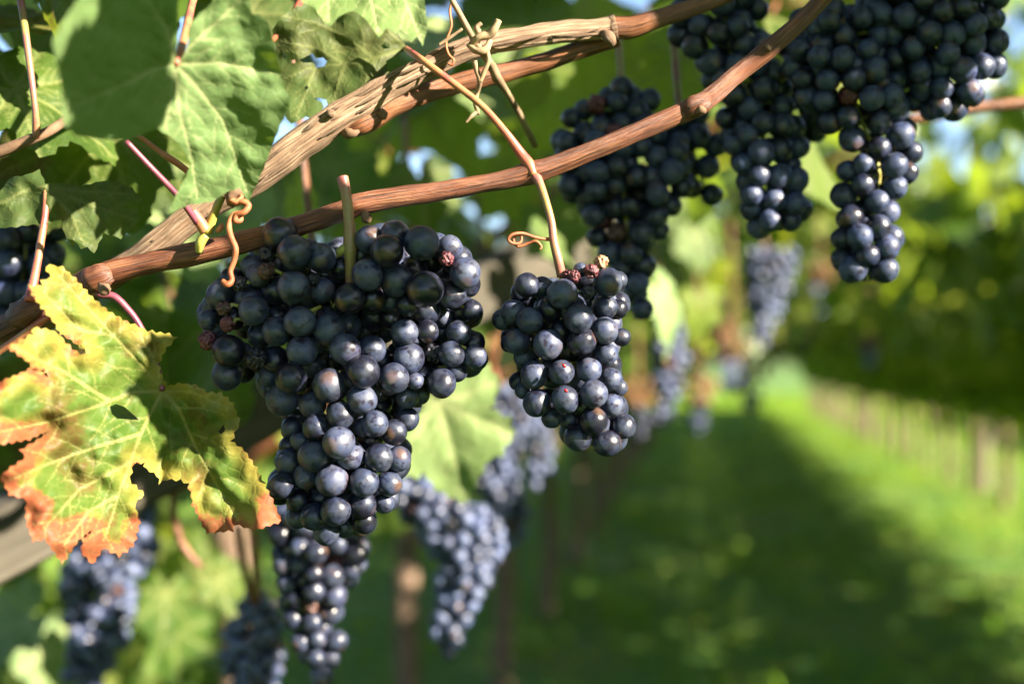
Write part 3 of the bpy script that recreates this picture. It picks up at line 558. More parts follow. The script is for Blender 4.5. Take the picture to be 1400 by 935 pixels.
# further leaves of this vine in the upper left, placed one by one: px, py, depth, size px, tip angle, normal, mesh
for px_, py_, d_, sz, ta, fw, nrm, me_ in [
    (20, 118, .86, 150, -20, 0.1, (0.35, -0.7, 0.6), HEROLEAF[0]), (40, 30, .88, 150, 160, 0.2, (0.2, -0.4, 0.9), DARKLEAF[0]), (70, -10, .84, 120, -70, -0.2, (0.3, 0.5, 0.8), DARKLEAF[1]),
    (150, 175, .90, 150, -80, 0.3, (0.2, -0.9, 0.5), HEROLEAF[1]), (90, 190, .92, 130, -100, -0.1, (0.1, -0.9, 0.3), DARKLEAF[2]), (215, 200, .98, 120, -60, 0.2, (-0.3, -0.9, 0.4), HEROLEAF[2]),
    (20, 210, .95, 110, 200, 0, (0.1, -0.7, 0.6), DARKLEAF[0]), (120, 120, 1.0, 170, 200, .3, (0.2, -.6, .7), HEROLEAF[1]), (250, 20, .98, 150, 100, 0.2, (.3, -.5, .8), HEROLEAF[0]),
    (340, 20, .95, 130, 60, 0.3, (.3, .4, .9), DARKLEAF[1]), (30, 80, 1.0, 160, -50, 0.3, (0.3, -.6, .7), HEROLEAF[2])]:
    place_leaf(me_, P(px_, py_, d_), screen(ta, fw), nrm, sz * d_ / F / 0.105, near)
pxtube('petiole', [(28, 0, .80, 2.2), (34, 40, .79, 2.1), (42, 100, .785, 1.9), (48, 150, .785, 1.8), (50, 188, .79, 2.6)], 26, STALK, near, seg=9)
pxtube('shoot', [(-20, 215, .79, 3.4), (30, 196, .79, 3.2), (70, 178, .795, 2.8), (110, 150, .82, 2.6), (170, 118, .86, 2.4)], 26, BUDM, near, seg=9)
pxtube('petiole', [(172, 193, .74, 1.5), (205, 228, .745, 1.6), (243, 268, .755, 1.7), (270, 305, .765, 1.9)], 20, PURPLE, near, seg=9)
pxtube('petiole', [(184, 182, .78, 1.3), (215, 205, .785, 1.4), (228, 214, .785, 1.9), (255, 233, .79, 1.8), (285, 262, .80, 1.8)], 20, PINK, near, seg=9)
pxtube('shoot', [(330, 70, .84, 1.6), (372, 55, .84, 2.0), (398, 25, .84, 2.2), (414, -5, .84, 2.3)], 20, PINK, near, seg=9)
pxtube('shoot', [(-30, 500, .80, 2.2), (25, 462, .79, 2.2), (60, 437, .785, 2.2), (95, 415, .785, 2.0)], 20, PINK, near, seg=9)
# unseen leaves, with a shoot, added right of the frame to shade the bunches
OPEN = [P(150, 800, 1.62), P(140, 880, 1.62), P(440, 800, 1.06), P(480, 740, 1.06), P(625, 760, 1.48), P(610, 600, 1.12), P(690, 620, 1.85), P(1225, 360, .88), P(1115, 240, 1.25)]   # bunches the sun reaches
k = 0
while k < 44:
    q = W(rnd.uniform(0.38, 0.72), rnd.uniform(0.68, 1.06), rnd.uniform(1.80, 2.08)); s_ = q - CAM
    if s_.y > 0.05 and abs(s_.x / s_.y) < 0.42 and abs(s_.z / s_.y) < 0.28: continue
    if any(((q - t_) - SUN * (q - t_).dot(SUN)).length < 0.10 for t_ in OPEN): continue
    place_leaf(NEARLEAF[k % 7], q, screen(rnd.uniform(0, 360), rnd.uniform(-1, 1)), SUN + Vector((rnd.gauss(0, .4), rnd.gauss(0, .4), rnd.gauss(0, .4) + .2)), rnd.uniform(0.9, 1.25), near); k += 1
pxtube('shoot', [(1330, -190, .76, 4), (1700, -150, .72, 3.6), (2300, -100, .66, 3.2), (3000, -300, .6, 2.6)], 30, CANE2, near, seg=8)
for px_, py_, d_, s_, sc, ta in [(340, 380, .77, .50, .55, 200), (345, 450, .77, .47, .55, 70), (215, 500, .77, .45, .26, 40), (295, 575, .77, .48, .24, 300), (390, 330, .77, .52, .45, 20), (60, 150, .64, .42, .62, 150), (40, 30, .64, .44, .5, 60), (700, 470, .77, .40, .36, 240), (520, 350, .76, .5, .22, 80), (250, 540, .77, .5, .26, 0)]:
    place_leaf(NEARLEAF[int(px_) % 7], P(px_, py_, d_) + SUN * s_ - basis(screen(ta), SUN) @ Vector((0, 0.045 * sc, 0)), screen(ta), SUN, sc, near)  # single unseen leaves added sunward to dapple the sharp bunches and leaves
near_spots = []

# --- the other vines of this row
def visible_near(q, lim):
    s = q - CAM
    return s.y > 0.02 and abs(s.x / s.y) < 0.40 and abs(s.z / s.y) < 0.28 and s.y < lim
def build_row_vine(k, al, detailed, label, group):
    rnd = random.Random(100 + k)
    t = near if k == 0 else thing('grapevine', W(-0.9, al, 0), label, 'grapevine', group)
    if k:
        wobj('trunk', tube_mesh('trunk', trunk_data(-0.9, al, 1, rnd, r0=0.046)), TRUNK, t)
        wobj('cane', tube_mesh('cane', arms_data(-0.9, al, 1, rnd)), CANE2, t)
    n_ind = 170 if detailed else 0; n_st = 110 if detailed else 520
    lo, hi = (al - 0.95, al + 0.95) if k else (-0.3, al + 0.95)
    c = 0
    for (q, m3, s) in foliage_spots(-0.9, 1, lo, hi, n_ind, rnd, 0.13 if k else 0.24, 0.42, -0.45, 1.5):
        if visible_near(q, 1.15): continue
        me = (NEARLEAF[c % 7] if rnd.random() < 0.82 else LIMELEAF[c % 3]); c += 1
        o = bpy.data.objects.new('leaf', me); C.objects.link(o); put(o, t, q); o.rotation_euler = m3.to_euler(); o.scale = (s / 0.105,) * 3
    sp = [x for x in foliage_spots(-0.9, 1, lo, hi, n_st, rnd, 0.10 if k else 0.24, 0.46, -0.5, 1.65, 0.15 if k else 0) if not visible_near(x[0], 1.5)]
    if k >= 2:
        for c in range(17):                                  # clumps of leaves on the shoots that hang over the edge
            q = W(rnd.gauss(0.95, 0.2), rnd.uniform(lo, hi), rnd.uniform(1.62, 2.5))
            for j in range(rnd.randint(8, 18)): sp.append((q + Vector((rnd.gauss(0, .07), rnd.gauss(0, .07), rnd.gauss(0, .09))), basis(Vector((rnd.gauss(0, .6), rnd.gauss(0, .6), -1)), SUN + Vector((rnd.gauss(0, .7), rnd.gauss(0, .7), rnd.gauss(0, .7)))), rnd.uniform(.065, .11)))
        for c in range(110):
            lt = rnd.uniform(-0.9, 0.75); sp.append((W(lt, rnd.uniform(lo, hi), plane_h(lt) + rnd.uniform(-0.28, 0.1)), leaf_frame(rnd, 1.2), rnd.uniform(.06, .10)))
    me = foliage_mesh('foliage', [(q - PW[t.name], m3, s) for q, m3, s in sp], FARLIME if k % 2 else FARLEAF)
    o = bpy.data.objects.new('foliage', me); C.objects.link(o); put(o, t, PW[t.name]); o['kind'] = 'stuff'
ORD = 'zeroth first second third fourth fifth sixth seventh eighth ninth tenth eleventh twelfth thirteenth fourteenth'.split()
for k, al in enumerate(VINE_AL[:15]):
    build_row_vine(k, al, k < 3, '%s grapevine down the row from the one with the long red brown cane' % ORD[k], 'vines of the row with the sharp bunches')
# --- vines of the neighbouring rows: three built, the rest copies
def proto_vine(seed, sgn):
    rnd = random.Random(seed)
    tr = tube_mesh('trunk', trunk_data(0, 0, sgn, rnd, r0=0.05)); tr.materials.append(TRUNK)
    ar = tube_mesh('cane', arms_data(0, 0, sgn, rnd)); ar.materials.append(CANE2)
    fo = foliage_mesh('foliage', foliage_spots(0, sgn, -0.8, 0.8, 1200, rnd, -0.05, 0.36, -0.4, 1.35, 0.35, 1.25), FARLEAF)
    return tr, ar, fo
PROTO = {s: [proto_vine(300 + k + (10 if s > 0 else 0), s) for k in range(3)] for s in (1, -1)}
ROWS = [(3.0, -1, -1.2, 27, 'grapevine across the grass aisle, bare trunk under a low leafy roof', 'vines across the aisle'),
        (8.2, 1, 3.0, 21, 'grapevine in the second row beyond the aisle, bare trunk in sun', 'vines in the second row beyond the aisle'),
        (13.2, -1, 14.0, 14, 'far grapevine in the third row beyond the aisle', 'vines in the third row beyond the aisle'),
        (-5.4, 1, 4.0, 9, 'grapevine in the row hidden behind the left leaves', 'vines in the row behind')]
for lat0, sgn, a0, n, lab, grp in ROWS:
    for k in range(n):
        al = a0 + 1.6 * k; pr = PROTO[sgn][(k * 2 + int(lat0)) % 3]
        t = thing('grapevine', W(lat0, al, 0), lab, 'grapevine', grp)
        for nm, me in zip(('trunk', 'cane', 'foliage'), pr):
            o = bpy.data.objects.new(nm, me); C.objects.link(o); put(o, t, PW[t.name])
            if nm == 'foliage': o['kind'] = 'stuff'
# --- posts and rafters of the trellis
def beam(name, a, b, wd, ht, mat, parent=None):
    a, b = Vector(a), Vector(b); L = (b - a).length; bm = bmesh.new(); bmesh.ops.create_cube(bm, size=1)
    bmesh.ops.scale(bm, vec=(L, wd, ht), verts=bm.verts); bmesh.ops.bevel(bm, geom=list(bm.edges), offset=0.004, segments=1, affect='EDGES')
    bmesh.ops.subdivide_edges(bm, edges=[e for e in bm.edges if e.calc_length() > L * 0.8], cuts=14)
    for v in bm.verts: v.co.y += 0.006 * noise.noise(Vector((v.co.x * 2.2 + a.y, 0, 1))); v.co.z += 0.007 * noise.noise(Vector((v.co.x * 1.9 + a.y, 5, 2)))
    me = bpy.data.meshes.new(name); bm.to_mesh(me); bm.free(); o = obj(name, me, mat); o.location = (a + b) / 2
    x = (b - a).normalized(); z = Vector((0, 0, 1)); z = (z - x * z.dot(x)).normalized(); o.rotation_euler = Matrix((x, z.cross(x), z)).transposed().to_euler(); return o
tag(beam('wooden_rafter', P(-420, 948, .93), P(870, 288, 1.80), 0.045, 0.055, WOOD), 'weathered sloping wooden rafter behind the yellow leaf and the sharp bunches', 'rafter')
q = P(-400, 938, .95); pts = spline([(q.x, q.y, -0.05), (q.x, q.y, 0.7), (q.x, q.y, q.z + 0.03)], 10)
tag(wobj('trellis_post', tube_mesh('trellis_post', tube_data(pts, 0.05, 14, 0.06, 8)), POSTW, None, pts[0]), 'round wooden post that carries the weathered rafter', 'post')
for k in range(6):
    al = 5 + 5.7 * k; pts = spline([tuple(W(3.12, al, -0.05)), tuple(W(3.12, al, 0.7)), tuple(W(3.12, al, 1.4))], 10)
    po = wobj('trellis_post', tube_mesh('trellis_post', tube_data(pts, 0.055, 12, 0.06, 8)), POSTW, None, pts[0]); tag(po, 'round wooden trellis post among the vines across the aisle', 'post', 'posts across the aisle')

# --- single leaves seen behind the bunches, on the second vine
second = bpy.data.objects['grapevine.001']
for px_, py_, d_, sz, ta, fw, nrm, me_ in [
    (600, 548, 1.12, 140, -75, -0.1, (-0.15, -0.9, 0.45), PALELEAF[0]), (1100, 195, 1.25, 120, -60, 0.2, (-0.75, 0.5, -0.3), LIMELEAF[0]), (935, 75, 1.15, 110, -100, 0.2, (-0.5, 0.8, 0.3), LIMELEAF[1]),
    (870, 90, 1.3, 120, 200, 0.2, (-.4, .8, .4), LIMELEAF[2]), (600, 60, 1.2, 150, 140, 0.4, (0.3, -.5, .8), PALELEAF[1]), (960, 60, 1.2, 110, -20, 0.2, (-.5, .7, .3), LIMELEAF[2]),
    (330, 420, 1.15, 170, 200, 0.2, (0.5, -0.6, .5), HEROLEAF[0]), (250, 440, 1.2, 170, -60, 0.3, (.3, -.8, .4), HEROLEAF[1]),
    (240, 300, 1.15, 150, 30, 0.3, (.4, -.7, .5), PALELEAF[1]), (60, 560, 1.2, 150, -120, 0.2, (.2, -.9, .3), DARKLEAF[0]), (300, 790, 1.5, 70, -30, 0.2, (.5, -.6, .6), HEROLEAF[0]),
    (905, 400, 1.6, 90, -60, 0.2, (.5, -.5, .6), PALELEAF[1]), (40, 840, 1.7, 95, -150, .2, (.5, -.5, .6), PALELEAF[2]), (60, 890, 1.9, 90, -60, .2, (.4, -.5, .7), PALELEAF[0]), (240, 860, 1.9, 85, -90, .2, (.4, -.6, .6), HEROLEAF[2]), (450, 230, 1.3, 110, -30, 0.4, (.1, -.7, .7), HEROLEAF[2]), (820, 110, 1.5, 120, 60, 0.4, (.1, -.6, .7), HEROLEAF[1]), (720, 50, 1.4, 130, 100, 0.4, (.1, -.6, .7), HEROLEAF[0]), (780, 60, 1.7, 160, 20, 0.4, (.1, -.6, .7), LIMELEAF[1]), (690, 150, 1.6, 120, 150, .3, (.5, -.5, .6), PALELEAF[2])]:
    place_leaf(me_, P(px_, py_, d_), screen(ta, fw), nrm, sz * d_ / F / 0.105, second)

rnd = random.Random(57)
for k in range(70):
    px_, py_ = rnd.uniform(380, 960), rnd.uniform(60, 430); d_ = rnd.uniform(1.35, 2.7)
    place_leaf((LIMELEAF + HEROLEAF + NEARLEAF[:3])[k % 9], P(px_, py_, d_), screen(rnd.uniform(180, 360), rnd.uniform(-.5, .5)), SUN * rnd.choice((1, 1, -1)) + Vector((rnd.gauss(0, .7), rnd.gauss(0, .7), rnd.gauss(0, .7))), rnd.uniform(0.45, 0.9), second)
for k in range(46):
    px_, py_ = rnd.uniform(-20, 330), rnd.uniform(740, 960); d_ = rnd.uniform(1.8, 3.2)
    place_leaf((LIMELEAF + HEROLEAF + HEROLEAF)[k % 9], P(px_, py_, d_), screen(rnd.uniform(180, 360), rnd.uniform(-.5, .5)), SUN + Vector((rnd.gauss(0, .5), rnd.gauss(0, .5), rnd.gauss(0, .5))), rnd.uniform(0.6, 1.0), second)
for q in ([(1240, 165, 1.15, 4.5), (1290, 156, 1.15, 5), (1340, 147, 1.15, 5), (1420, 138, 1.15, 5), (1500, 120, 1.15, 4)], [(150, 700, 1.32, 3), (190, 688, 1.3, 4.5), (225, 674, 1.3, 4.5), (268, 655, 1.3, 4.5), (330, 610, 1.3, 4)],
          [(238, 672, 1.3, 3), (238, 705, 1.3, 4), (250, 745, 1.3, 4), (275, 775, 1.3, 3)], [(326, 720, 1.36, 4), (332, 770, 1.38, 4), (345, 815, 1.40, 4), (352, 840, 1.42, 3)], [(690, 440, 1.8, 4), (676, 480, 1.8, 5), (668, 530, 1.82, 5), (664, 560, 1.84, 4)]):
    pxtube('shoot', q, 24, CANE2, second, seg=10, lump=.1, freq=60)

# ------------------------------------------------------------------ grape bunches
def berry_mesh(seed, wrinkle=0.0):
    bm = bmesh.new(); bmesh.ops.create_icosphere(bm, subdivisions=4 if not wrinkle else 4, radius=1.0)
    ax = 1.03 + 0.06 * math.sin(seed * 2.3)
    for v in bm.verts:
        d = v.co.normalized(); r = 1 + 0.045 * noise.noise(d * 1.4 + Vector((seed * 5, 0, 0)))
        if wrinkle: r = 0.62 + wrinkle * 1.5 * (0.5 - abs(noise.noise(Vector((d.x * 2.4, d.y * 2.4, d.z * 0.9)) + Vector((seed * 7, 2, 0))))) + 0.12 * noise.noise(d * 4 + Vector((seed, 0, 0)))
        v.co = d * r * 0.0088; v.co.z *= ax if not wrinkle else 1
    me = bpy.data.meshes.new('grape'); bm.to_mesh(me); bm.free()
    me.polygons.foreach_set('use_smooth', [True] * len(me.polygons)); return me
BM = [berry_mesh(k) for k in range(6)]
for me in BM: me.materials.append(BERRY)
BB = [berry_mesh(k) for k in range(4)]
for me in BB: me.materials.append(SHADEBLOOM)
BD = [berry_mesh(k) for k in range(4)]
for me in BD: me.materials.append(SUNBLOOM)
SM = [berry_mesh(k + 20, 0.42) for k in range(4)]
for me, mt in zip(SM, SHR): me.materials.append(mt)
def rquat(rnd): return Quaternion((rnd.gauss(0, 1), rnd.gauss(0, 1), rnd.gauss(0, 1), rnd.gauss(0, 1))).normalized()
def add_berry(t, pos, r, rnd, shr=None, suntoned=False):
    o = bpy.data.objects.new('grape' if shr is None else 'shrivelled_grape', (BD[rnd.randrange(4)] if suntoned is True else BB[rnd.randrange(4)] if suntoned == 'blue' else BM[rnd.randrange(6)]) if shr is None else SM[shr]); C.objects.link(o)
    put(o, t, pos); o.rotation_euler = rquat(rnd).to_euler(); o.scale = (r / 0.0088,) * 3; return o
def stem_mesh(spine, berries, rmain, rnd, back=True):
    sp = spline([tuple(p) for p in spine], 40); out = [tube_data(sp, np.linspace(rmain, rmain * 0.45, 40), 8, .15, 150)]
    for pos, r in berries:
        d = np.linalg.norm(sp - np.array(pos), axis=1); i = max(2, int(d.argmin()) - 2); a = Vector(sp[i]); b = Vector(pos)
        if (b - a).length < r: continue
        dv = (a - b).normalized()
        if back and rnd.random() > 0.12: dv = (dv * 0.45 + FW * 0.9).normalized()
        a = b + dv * min((b - a).length, r * 1.9)
        mid = a.lerp(b, 0.5) + Vector((0, 0, 0.0015)); e = b + (a - b).normalized() * r * 0.85
        out.append(tube_data(spline([tuple(a), tuple(mid), tuple(e)], 5), [0.0013, 0.001, 0.001, 0.0012, 0.0019], 5))
    return tube_mesh('stem', join(out))

def hero_bunch(name_label, rows, base, bulge, spine, extra, peduncle, back, group=None, hull=None):
    """rows: (px, py, radius px, layer[, shrivelled kind]) read off the photograph; berries are pushed back until they only touch"""
    rnd = random.Random(len(rows)); cx = np.mean([q[0] for q in rows]); placed = []
    root = P(*spine[0][:3]); t = thing('grape_bunch', root, name_label, 'grape bunch', group)
    ux = [q[0] for q in rows]; hw = (max(ux) - min(ux)) / 2
    for q in sorted(rows, key=lambda q: (q[3], rnd.random())):
        px, py, rp, layer = q[:4]; shr = q[4] if len(q) > 4 else None
        d = base + bulge(px, py) + layer * 0.004
        while True:
            r = rp * d / F; pos = P(px, py, d)
            if all((pos - b).length > 0.93 * (r + rr) for b, rr, _ in placed): break
            d += 0.0008
            if d > base + 0.11: break
        placed.append((pos, r, shr))
    allb = list(placed)
    big = [q for q in rows if q[2] >= 14]
    for k in range(back * 60):
        q = big[rnd.randrange(len(big))]; nb = [x for x in big if 0 < math.dist(x[:2], q[:2]) < 58]
        if not nb: continue
        x = nb[rnd.randrange(len(nb))]; u = rnd.uniform(0.1, 0.9); px = q[0] + (x[0] - q[0]) * u; py = q[1] + (x[1] - q[1]) * u
        d = base + rnd.uniform(0.012, 0.075); r = rnd.uniform(16, 21) * d / F; pos = P(px, py, d)
        if all((pos - b).length > 0.80 * (r + rr) for b, rr, _ in allb): allb.append((pos, r, None))
        if len(allb) - len(placed) >= back: break
    for gy in range(int(min(q[1] for q in rows)), int(max(q[1] for q in rows)), 6):          # close the gaps one could see through
        for gx in range(int(min(ux)), int(max(ux)), 6):
            if any((v := b - CAM) and math.hypot(700 + F * v.x / v.dot(FW) - gx, 467.5 - F * v.dot(UP) / v.dot(FW) - gy) < F * rr / v.dot(FW) + 1 for b, rr, _ in allb): continue
            near_q = [(q[0] - gx, q[1] - gy) for q in rows if math.dist(q[:2], (gx, gy)) < 62]
            if len({(a > 0, b > 0) for a, b in near_q}) < 4: continue
            d = base + 0.03
            while d < base + 0.10:
                r = 18 * d / F; pos = P(gx, gy, d)
                if all((pos - b).length > 0.84 * (r + rr) for b, rr, _ in allb): allb.append((pos, r, None)); break
                d += 0.004
    for pos, r, shr in allb: add_berry(t, pos, r * (1.12 if shr is not None else 1), rnd, shr)
    wobj('stem', stem_mesh([P(*s[:3]) for s in spine], [(b, r) for b, r, _ in allb], 0.0016, rnd), GREENSTEM, t)
    return t

B1 = [(383, 320, 23.5, 1), (402, 344, 23.5, 0), (439, 353, 21, 1), (457, 345, 16, 2), (466, 366, 17, 2), (346, 364, 17, 2), (353, 376, 17, 1), (318, 381, 17, 1), (302, 405, 20.5, 0), (340, 409, 19, 1), (347, 425, 21, 0), (376, 398, 20, 1), (401, 393, 22, 0), (440, 397, 18, 2), (478, 408, 21, 0), (410, 440, 21.5, 0),
      (505, 328, 20, 1), (540, 321, 20, 1), (529, 343, 23, 0), (576, 332, 24.5, 0), (615, 339, 17.5, 1), (636, 373, 21.5, 0), (495, 349, 16, 2), (502, 376, 21, 1), (542, 383, 23.5, 0), (581, 396, 25, -1), (617, 403, 20.5, 1), (632, 403, 13, 2), (630, 426, 16, 2), (645, 424, 14, 3), (507, 409, 19, 1), (535, 412, 18, 2), (558, 416, 17, 2), (583, 424, 20, 1),
      (285, 437, 15, 2), (313, 480, 22.5, 0), (310, 513, 22, 1), (378, 453, 20, 1), (450, 450, 22, 1), (377, 491, 18, 1), (413, 480, 21.5, 1), (398, 517, 21.7, 0), (450, 527, 23, 0), (386, 546, 23, 1), (427, 553, 19, 1), (368, 514, 15, 3), (372, 532, 15, 3),
      (472, 477, 21.5, 0), (509, 478, 19.5, 1), (553, 454, 18, 1), (584, 453, 16, 1), (604, 454, 14, 2), (606, 434, 13, 2), (627, 455, 16.5, 1), (647, 469, 16.5, 2), (652, 491, 15.5, 2), (617, 484, 18.5, 0), (559, 490, 21.5, 0), (496, 508, 23.5, -1), (539, 517, 21, 0), (568, 521, 12, 1), (557, 543, 16.5, 1), (604, 524, 20, 0), (624, 508, 15, 2), (578, 511, 14, 2), (575, 540, 13, 3), (495, 546, 21, 0),
      (465, 568, 19, 1), (408, 569, 14, 2), (399, 584, 15, 2), (432, 585, 18.5, 1), (412, 602, 15, 2), (512, 579, 19, 0), (497, 583, 15, 1), (539, 591, 18, 1), (557, 573, 16.5, 2), (463, 605, 22, -1), (479, 624, 19, 0), (430, 624, 22, 0), (394, 631, 19, 1), (395, 610, 14, 3), (518, 626, 20, 0), (545, 627, 17.5, 1), (418, 644, 16, 1), (418, 666, 16, 1), (454, 657, 22, 0), (498, 659, 21, 0), (532, 661, 17.5, 1), (382, 672, 18.5, 1), (408, 683, 17, 1), (495, 690, 20, 0), (525, 687, 14.5, 2), (429, 706, 19, 1), (459, 698, 20.5, 0), (498, 712, 17.5, 1), (446, 727, 18, 2), (406, 708, 15, 2), (470, 720, 15, 3),
      (364, 371, 12, 0, 0), (366, 347, 12, 1, 2), (328, 388, 11, 0, 2), (306, 422, 10.5, 0, 0), (610, 354, 10.5, 0, 1), (284, 466, 13.5, 1, 1), (311, 443, 11, 0, 1), (350, 490, 16, 1, 2), (592, 483, 14.5, 1, 2), (428, 382, 9, 2, 2)]
b1 = hero_bunch('large sharp blue black grape bunch beside the yellow and red leaf', B1, 0.752,
                lambda x, y: 0.020 * abs((x - (470 if y > 430 else 480)) / (190 if y < 540 else 100)) ** 1.6 + 0.012 * max(0, (y - 600) / 130) - 0.006 * (1 if (y < 430 and x > 480) else 0),
                [(479, 385, .774, 0), (480, 410, .800, 0), (470, 480, .808, 0), (465, 600, .806, 0), (465, 700, .800, 0)], 0, None, 130)
pxtube('peduncle', [(468, 243, .768, 3.2), (470, 252, .767, 3.1), (473, 264, .766, 2.9), (477, 300, .766, 3.0), (479, 335, .767, 3.9), (479, 350, .767, 3.3), (479, 395, .771, 2.6)], 40, STALK, b1, seg=14, lump=.08, freq=120)
pxtube('peduncle', [(479, 335, .767, 2.6), (468, 342, .768, 2.6), (456, 352, .772, 1.8)], 12, GREENSTEM, b1, seg=8)
B2 = [(720, 390, 17.5, 1), (742, 394, 16.5, 1), (769, 402, 21, 0), (702, 427, 18, 1), (687, 437, 15, 2), (724.5, 438, 17.5, 0), (752, 423, 19, 1), (791, 435, 20.5, -1), (831, 386, 20.5, 0), (845, 383, 13, 2), (827, 420, 18, 0), (845, 422, 14, 1), (827, 452, 19, 0), (850, 461, 12.5, 1), (795, 467, 19, 1), (707, 467, 18, 1), (749, 471, 21, 0), (766, 452, 15, 2), (829, 484, 16.5, 1), (717, 489, 15, 2), (794, 369, 10, 2),
      (730, 513, 19, 0), (768, 509, 17.5, 0), (805.5, 506, 17.5, 0), (835, 518, 16, 1), (812, 538.5, 19.8, -1), (837, 554, 16, 1), (734, 551, 19, 0), (773, 546, 19, 0), (812, 576, 19, 0), (853, 583, 16.5, 1), (830, 606, 18.5, 0), (790, 598, 18.5, 1), (754, 571, 14, 2), (779, 574, 14, 2), (709, 521, 13, 3), (846, 530, 12, 3), (696, 470, 12, 3), (716, 533, 13, 3),
      (808, 371, 10.5, 0, 1), (822, 358, 10, 1, 3), (786, 378, 9, 1, 1), (804, 399, 10, 0, 2), (777, 376, 8, 2, 1)]
b2 = hero_bunch('small sharp grape bunch hanging alone from a stalk with a curled tendril', B2, 0.760, lambda x, y: 0.016 * abs((x - 775) / 80) ** 1.6 + 0.01 * max(0, (y - 560) / 60), [(768, 376, .774, 0), (775, 410, .795, 0), (785, 500, .798, 0), (800, 560, .796, 0), (822, 600, .792, 0)], 0, None, 55)
pxtube('peduncle', [(730, 238, .785, 3.4), (738, 252, .782, 2.5), (747, 278, .778, 2.2), (754, 305, .775, 2.2), (757, 330, .773, 2.4), (763, 355, .772, 2.6), (768, 378, .774, 2.7)], 40, STALK, b2, seg=12)
pxtube('tendril', [(756, 327, .775, 1.3), (745, 327, .774, 1.0), (730, 324, .772, .9), (714, 319, .770, .9), (700, 321, .768, .9), (695, 328, .768, .9), (702, 333, .769, .8), (711, 332, .770, .8), (713, 324, .771, .7), (707, 321, .772, .7), (702, 328, .772, .7), (708, 337, .772, .8), (722, 333, .772, .8), (733, 330, .771, .9), (740, 337, .771, .7), (738, 341, .771, .6)], 80, TENDRIL, b2, seg=8)
for px_, py_, d_ in ((771, 500, .752), (773.5, 534, .747)):
    wobj('juice_drop', tube_mesh('juice_drop', tube_data([tuple(P(px_ - 2, py_ - 2, d_ - .001)), tuple(P(px_, py_, d_ - .0015)), tuple(P(px_ + 2, py_ + 2, d_ - .001))], [.0004, .0011, .0004], 8)), REDDROP, b2)

def hang(a, rnd):
    """the shoot from which a bunch of the second vine hangs, up into the leafy roof"""
    lat, al = a.dot(LD), a.dot(RD); top = W(lat - 0.05, al + 0.06, max(plane_h(lat) + 0.2, a.z + 0.1)); mid = a.lerp(top, 0.5) + Vector((rnd.uniform(-.015, .015), 0.01, 0))
    wobj('shoot', tube_mesh('shoot', tube_data(spline([tuple(a - Vector((0, 0, 0.01))), tuple(mid), tuple(top)], 14), np.linspace(0.0026, 0.0035, 14), 8, .1, 60)), CANE2, second, a)
def pack_bunch(label, spine, d, rpx, n, stem_to=None, group=None, seed=0, loose=0.82, stalk=None, shr=0.02, thick=0.85):
    """spine: (px, py, half width px[, depth shift]) down the bunch"""
    rnd = random.Random(seed + 900); s = spline([(q[0], q[1], q[2], q[3] if len(q) > 3 else 0.0) for q in spine], 60)
    rm = rpx * d / F; seglen = np.maximum(s[:, 2], 3); prob = np.cumsum(seglen ** 1.15); prob /= prob[-1]; pos = np.zeros((0, 3)); rad = np.zeros(0)
    tries = 0
    while len(rad) < n and tries < n * 80:
        tries += 1; i = int(np.searchsorted(prob, rnd.random())); x, y, hw, dz = s[min(i, 59)]
        hm = max(hw - rpx * 0.8, 1) * d / F; a = rnd.uniform(0, 6.283); rr = hm * math.sqrt(rnd.uniform(0.25, 1))
        c = P(x, y + rnd.uniform(-4, 4), d + dz); q = c + RT * (rr * math.cos(a)) + FW * (rr * thick * math.sin(a)); r = rm * rnd.uniform(0.86, 1.1)
        q = np.array(q)
        if len(rad) == 0 or (np.linalg.norm(pos - q, axis=1) > loose * (rad + r)).all(): pos = np.vstack([pos, q]); rad = np.append(rad, r)
    root = P(s[0][0], s[0][1], d + s[0][3]); t = thing('grape_bunch', root, label, 'grape bunch', group)
    for q, r in zip(pos, rad): add_berry(t, Vector(q), r, rnd, rnd.randrange(3) if rnd.random() < shr else None, True if d > 1.3 else 'blue' if d < 1.03 else False)
    wobj('stem', stem_mesh([P(s[k][0], s[k][1], d + s[k][3]) for k in (0, 15, 30, 45, 59)], [(tuple(q), r) for q, r in zip(pos, rad)], 0.0018, rnd), GREENSTEM, t)
    if stalk: pxtube('peduncle', stalk, 20, STALK, t, seg=9)
    if d > 1.03: hang(P(*(stalk[-1][:3] if stalk else (s[0][0], s[0][1], d))), rnd)
    return t
pack_bunch('grape bunch behind the cane and pink leaf stalk beside the drooping brown leaf', [(40, 296, 50), (35, 340, 66), (30, 390, 64), (10, 440, 45)], .97, 19, 110, seed=1, stalk=[(40, 300, .97, 2), (50, 260, .98, 2), (60, 215, .99, 2)])
pack_bunch('loose blurred bunch under the yellow leaf, beside the wooden rafter', [(190, 690, 26), (160, 745, 60), (135, 800, 58), (135, 860, 48), (120, 915, 35), (110, 960, 20)], 1.62, 11, 160, seed=2, stalk=[(195, 695, 1.62, 3), (215, 640, 1.6, 3), (250, 590, 1.58, 3)])
pack_bunch('grey dusty bunch with heavy bloom on two pinkish stalks under the red leaf tip', [(350, 812, 20), (352, 850, 42), (345, 900, 44), (350, 955, 32)], 1.42, 10.5, 130, seed=3, stalk=[(352, 830, 1.42, 4), (350, 770, 1.40, 5), (345, 720, 1.38, 5), (330, 660, 1.36, 4)])
pack_bunch('blurred bunch directly below the large sharp bunch', [(440, 700, 70), (435, 745, 76), (430, 800, 60), (432, 850, 46), (435, 895, 36), (438, 925, 22)], 1.06, 15.5, 200, seed=4, stalk=[(440, 720, 1.06, 2.5), (445, 650, 1.05, 2.5), (450, 560, 1.03, 2.5)])
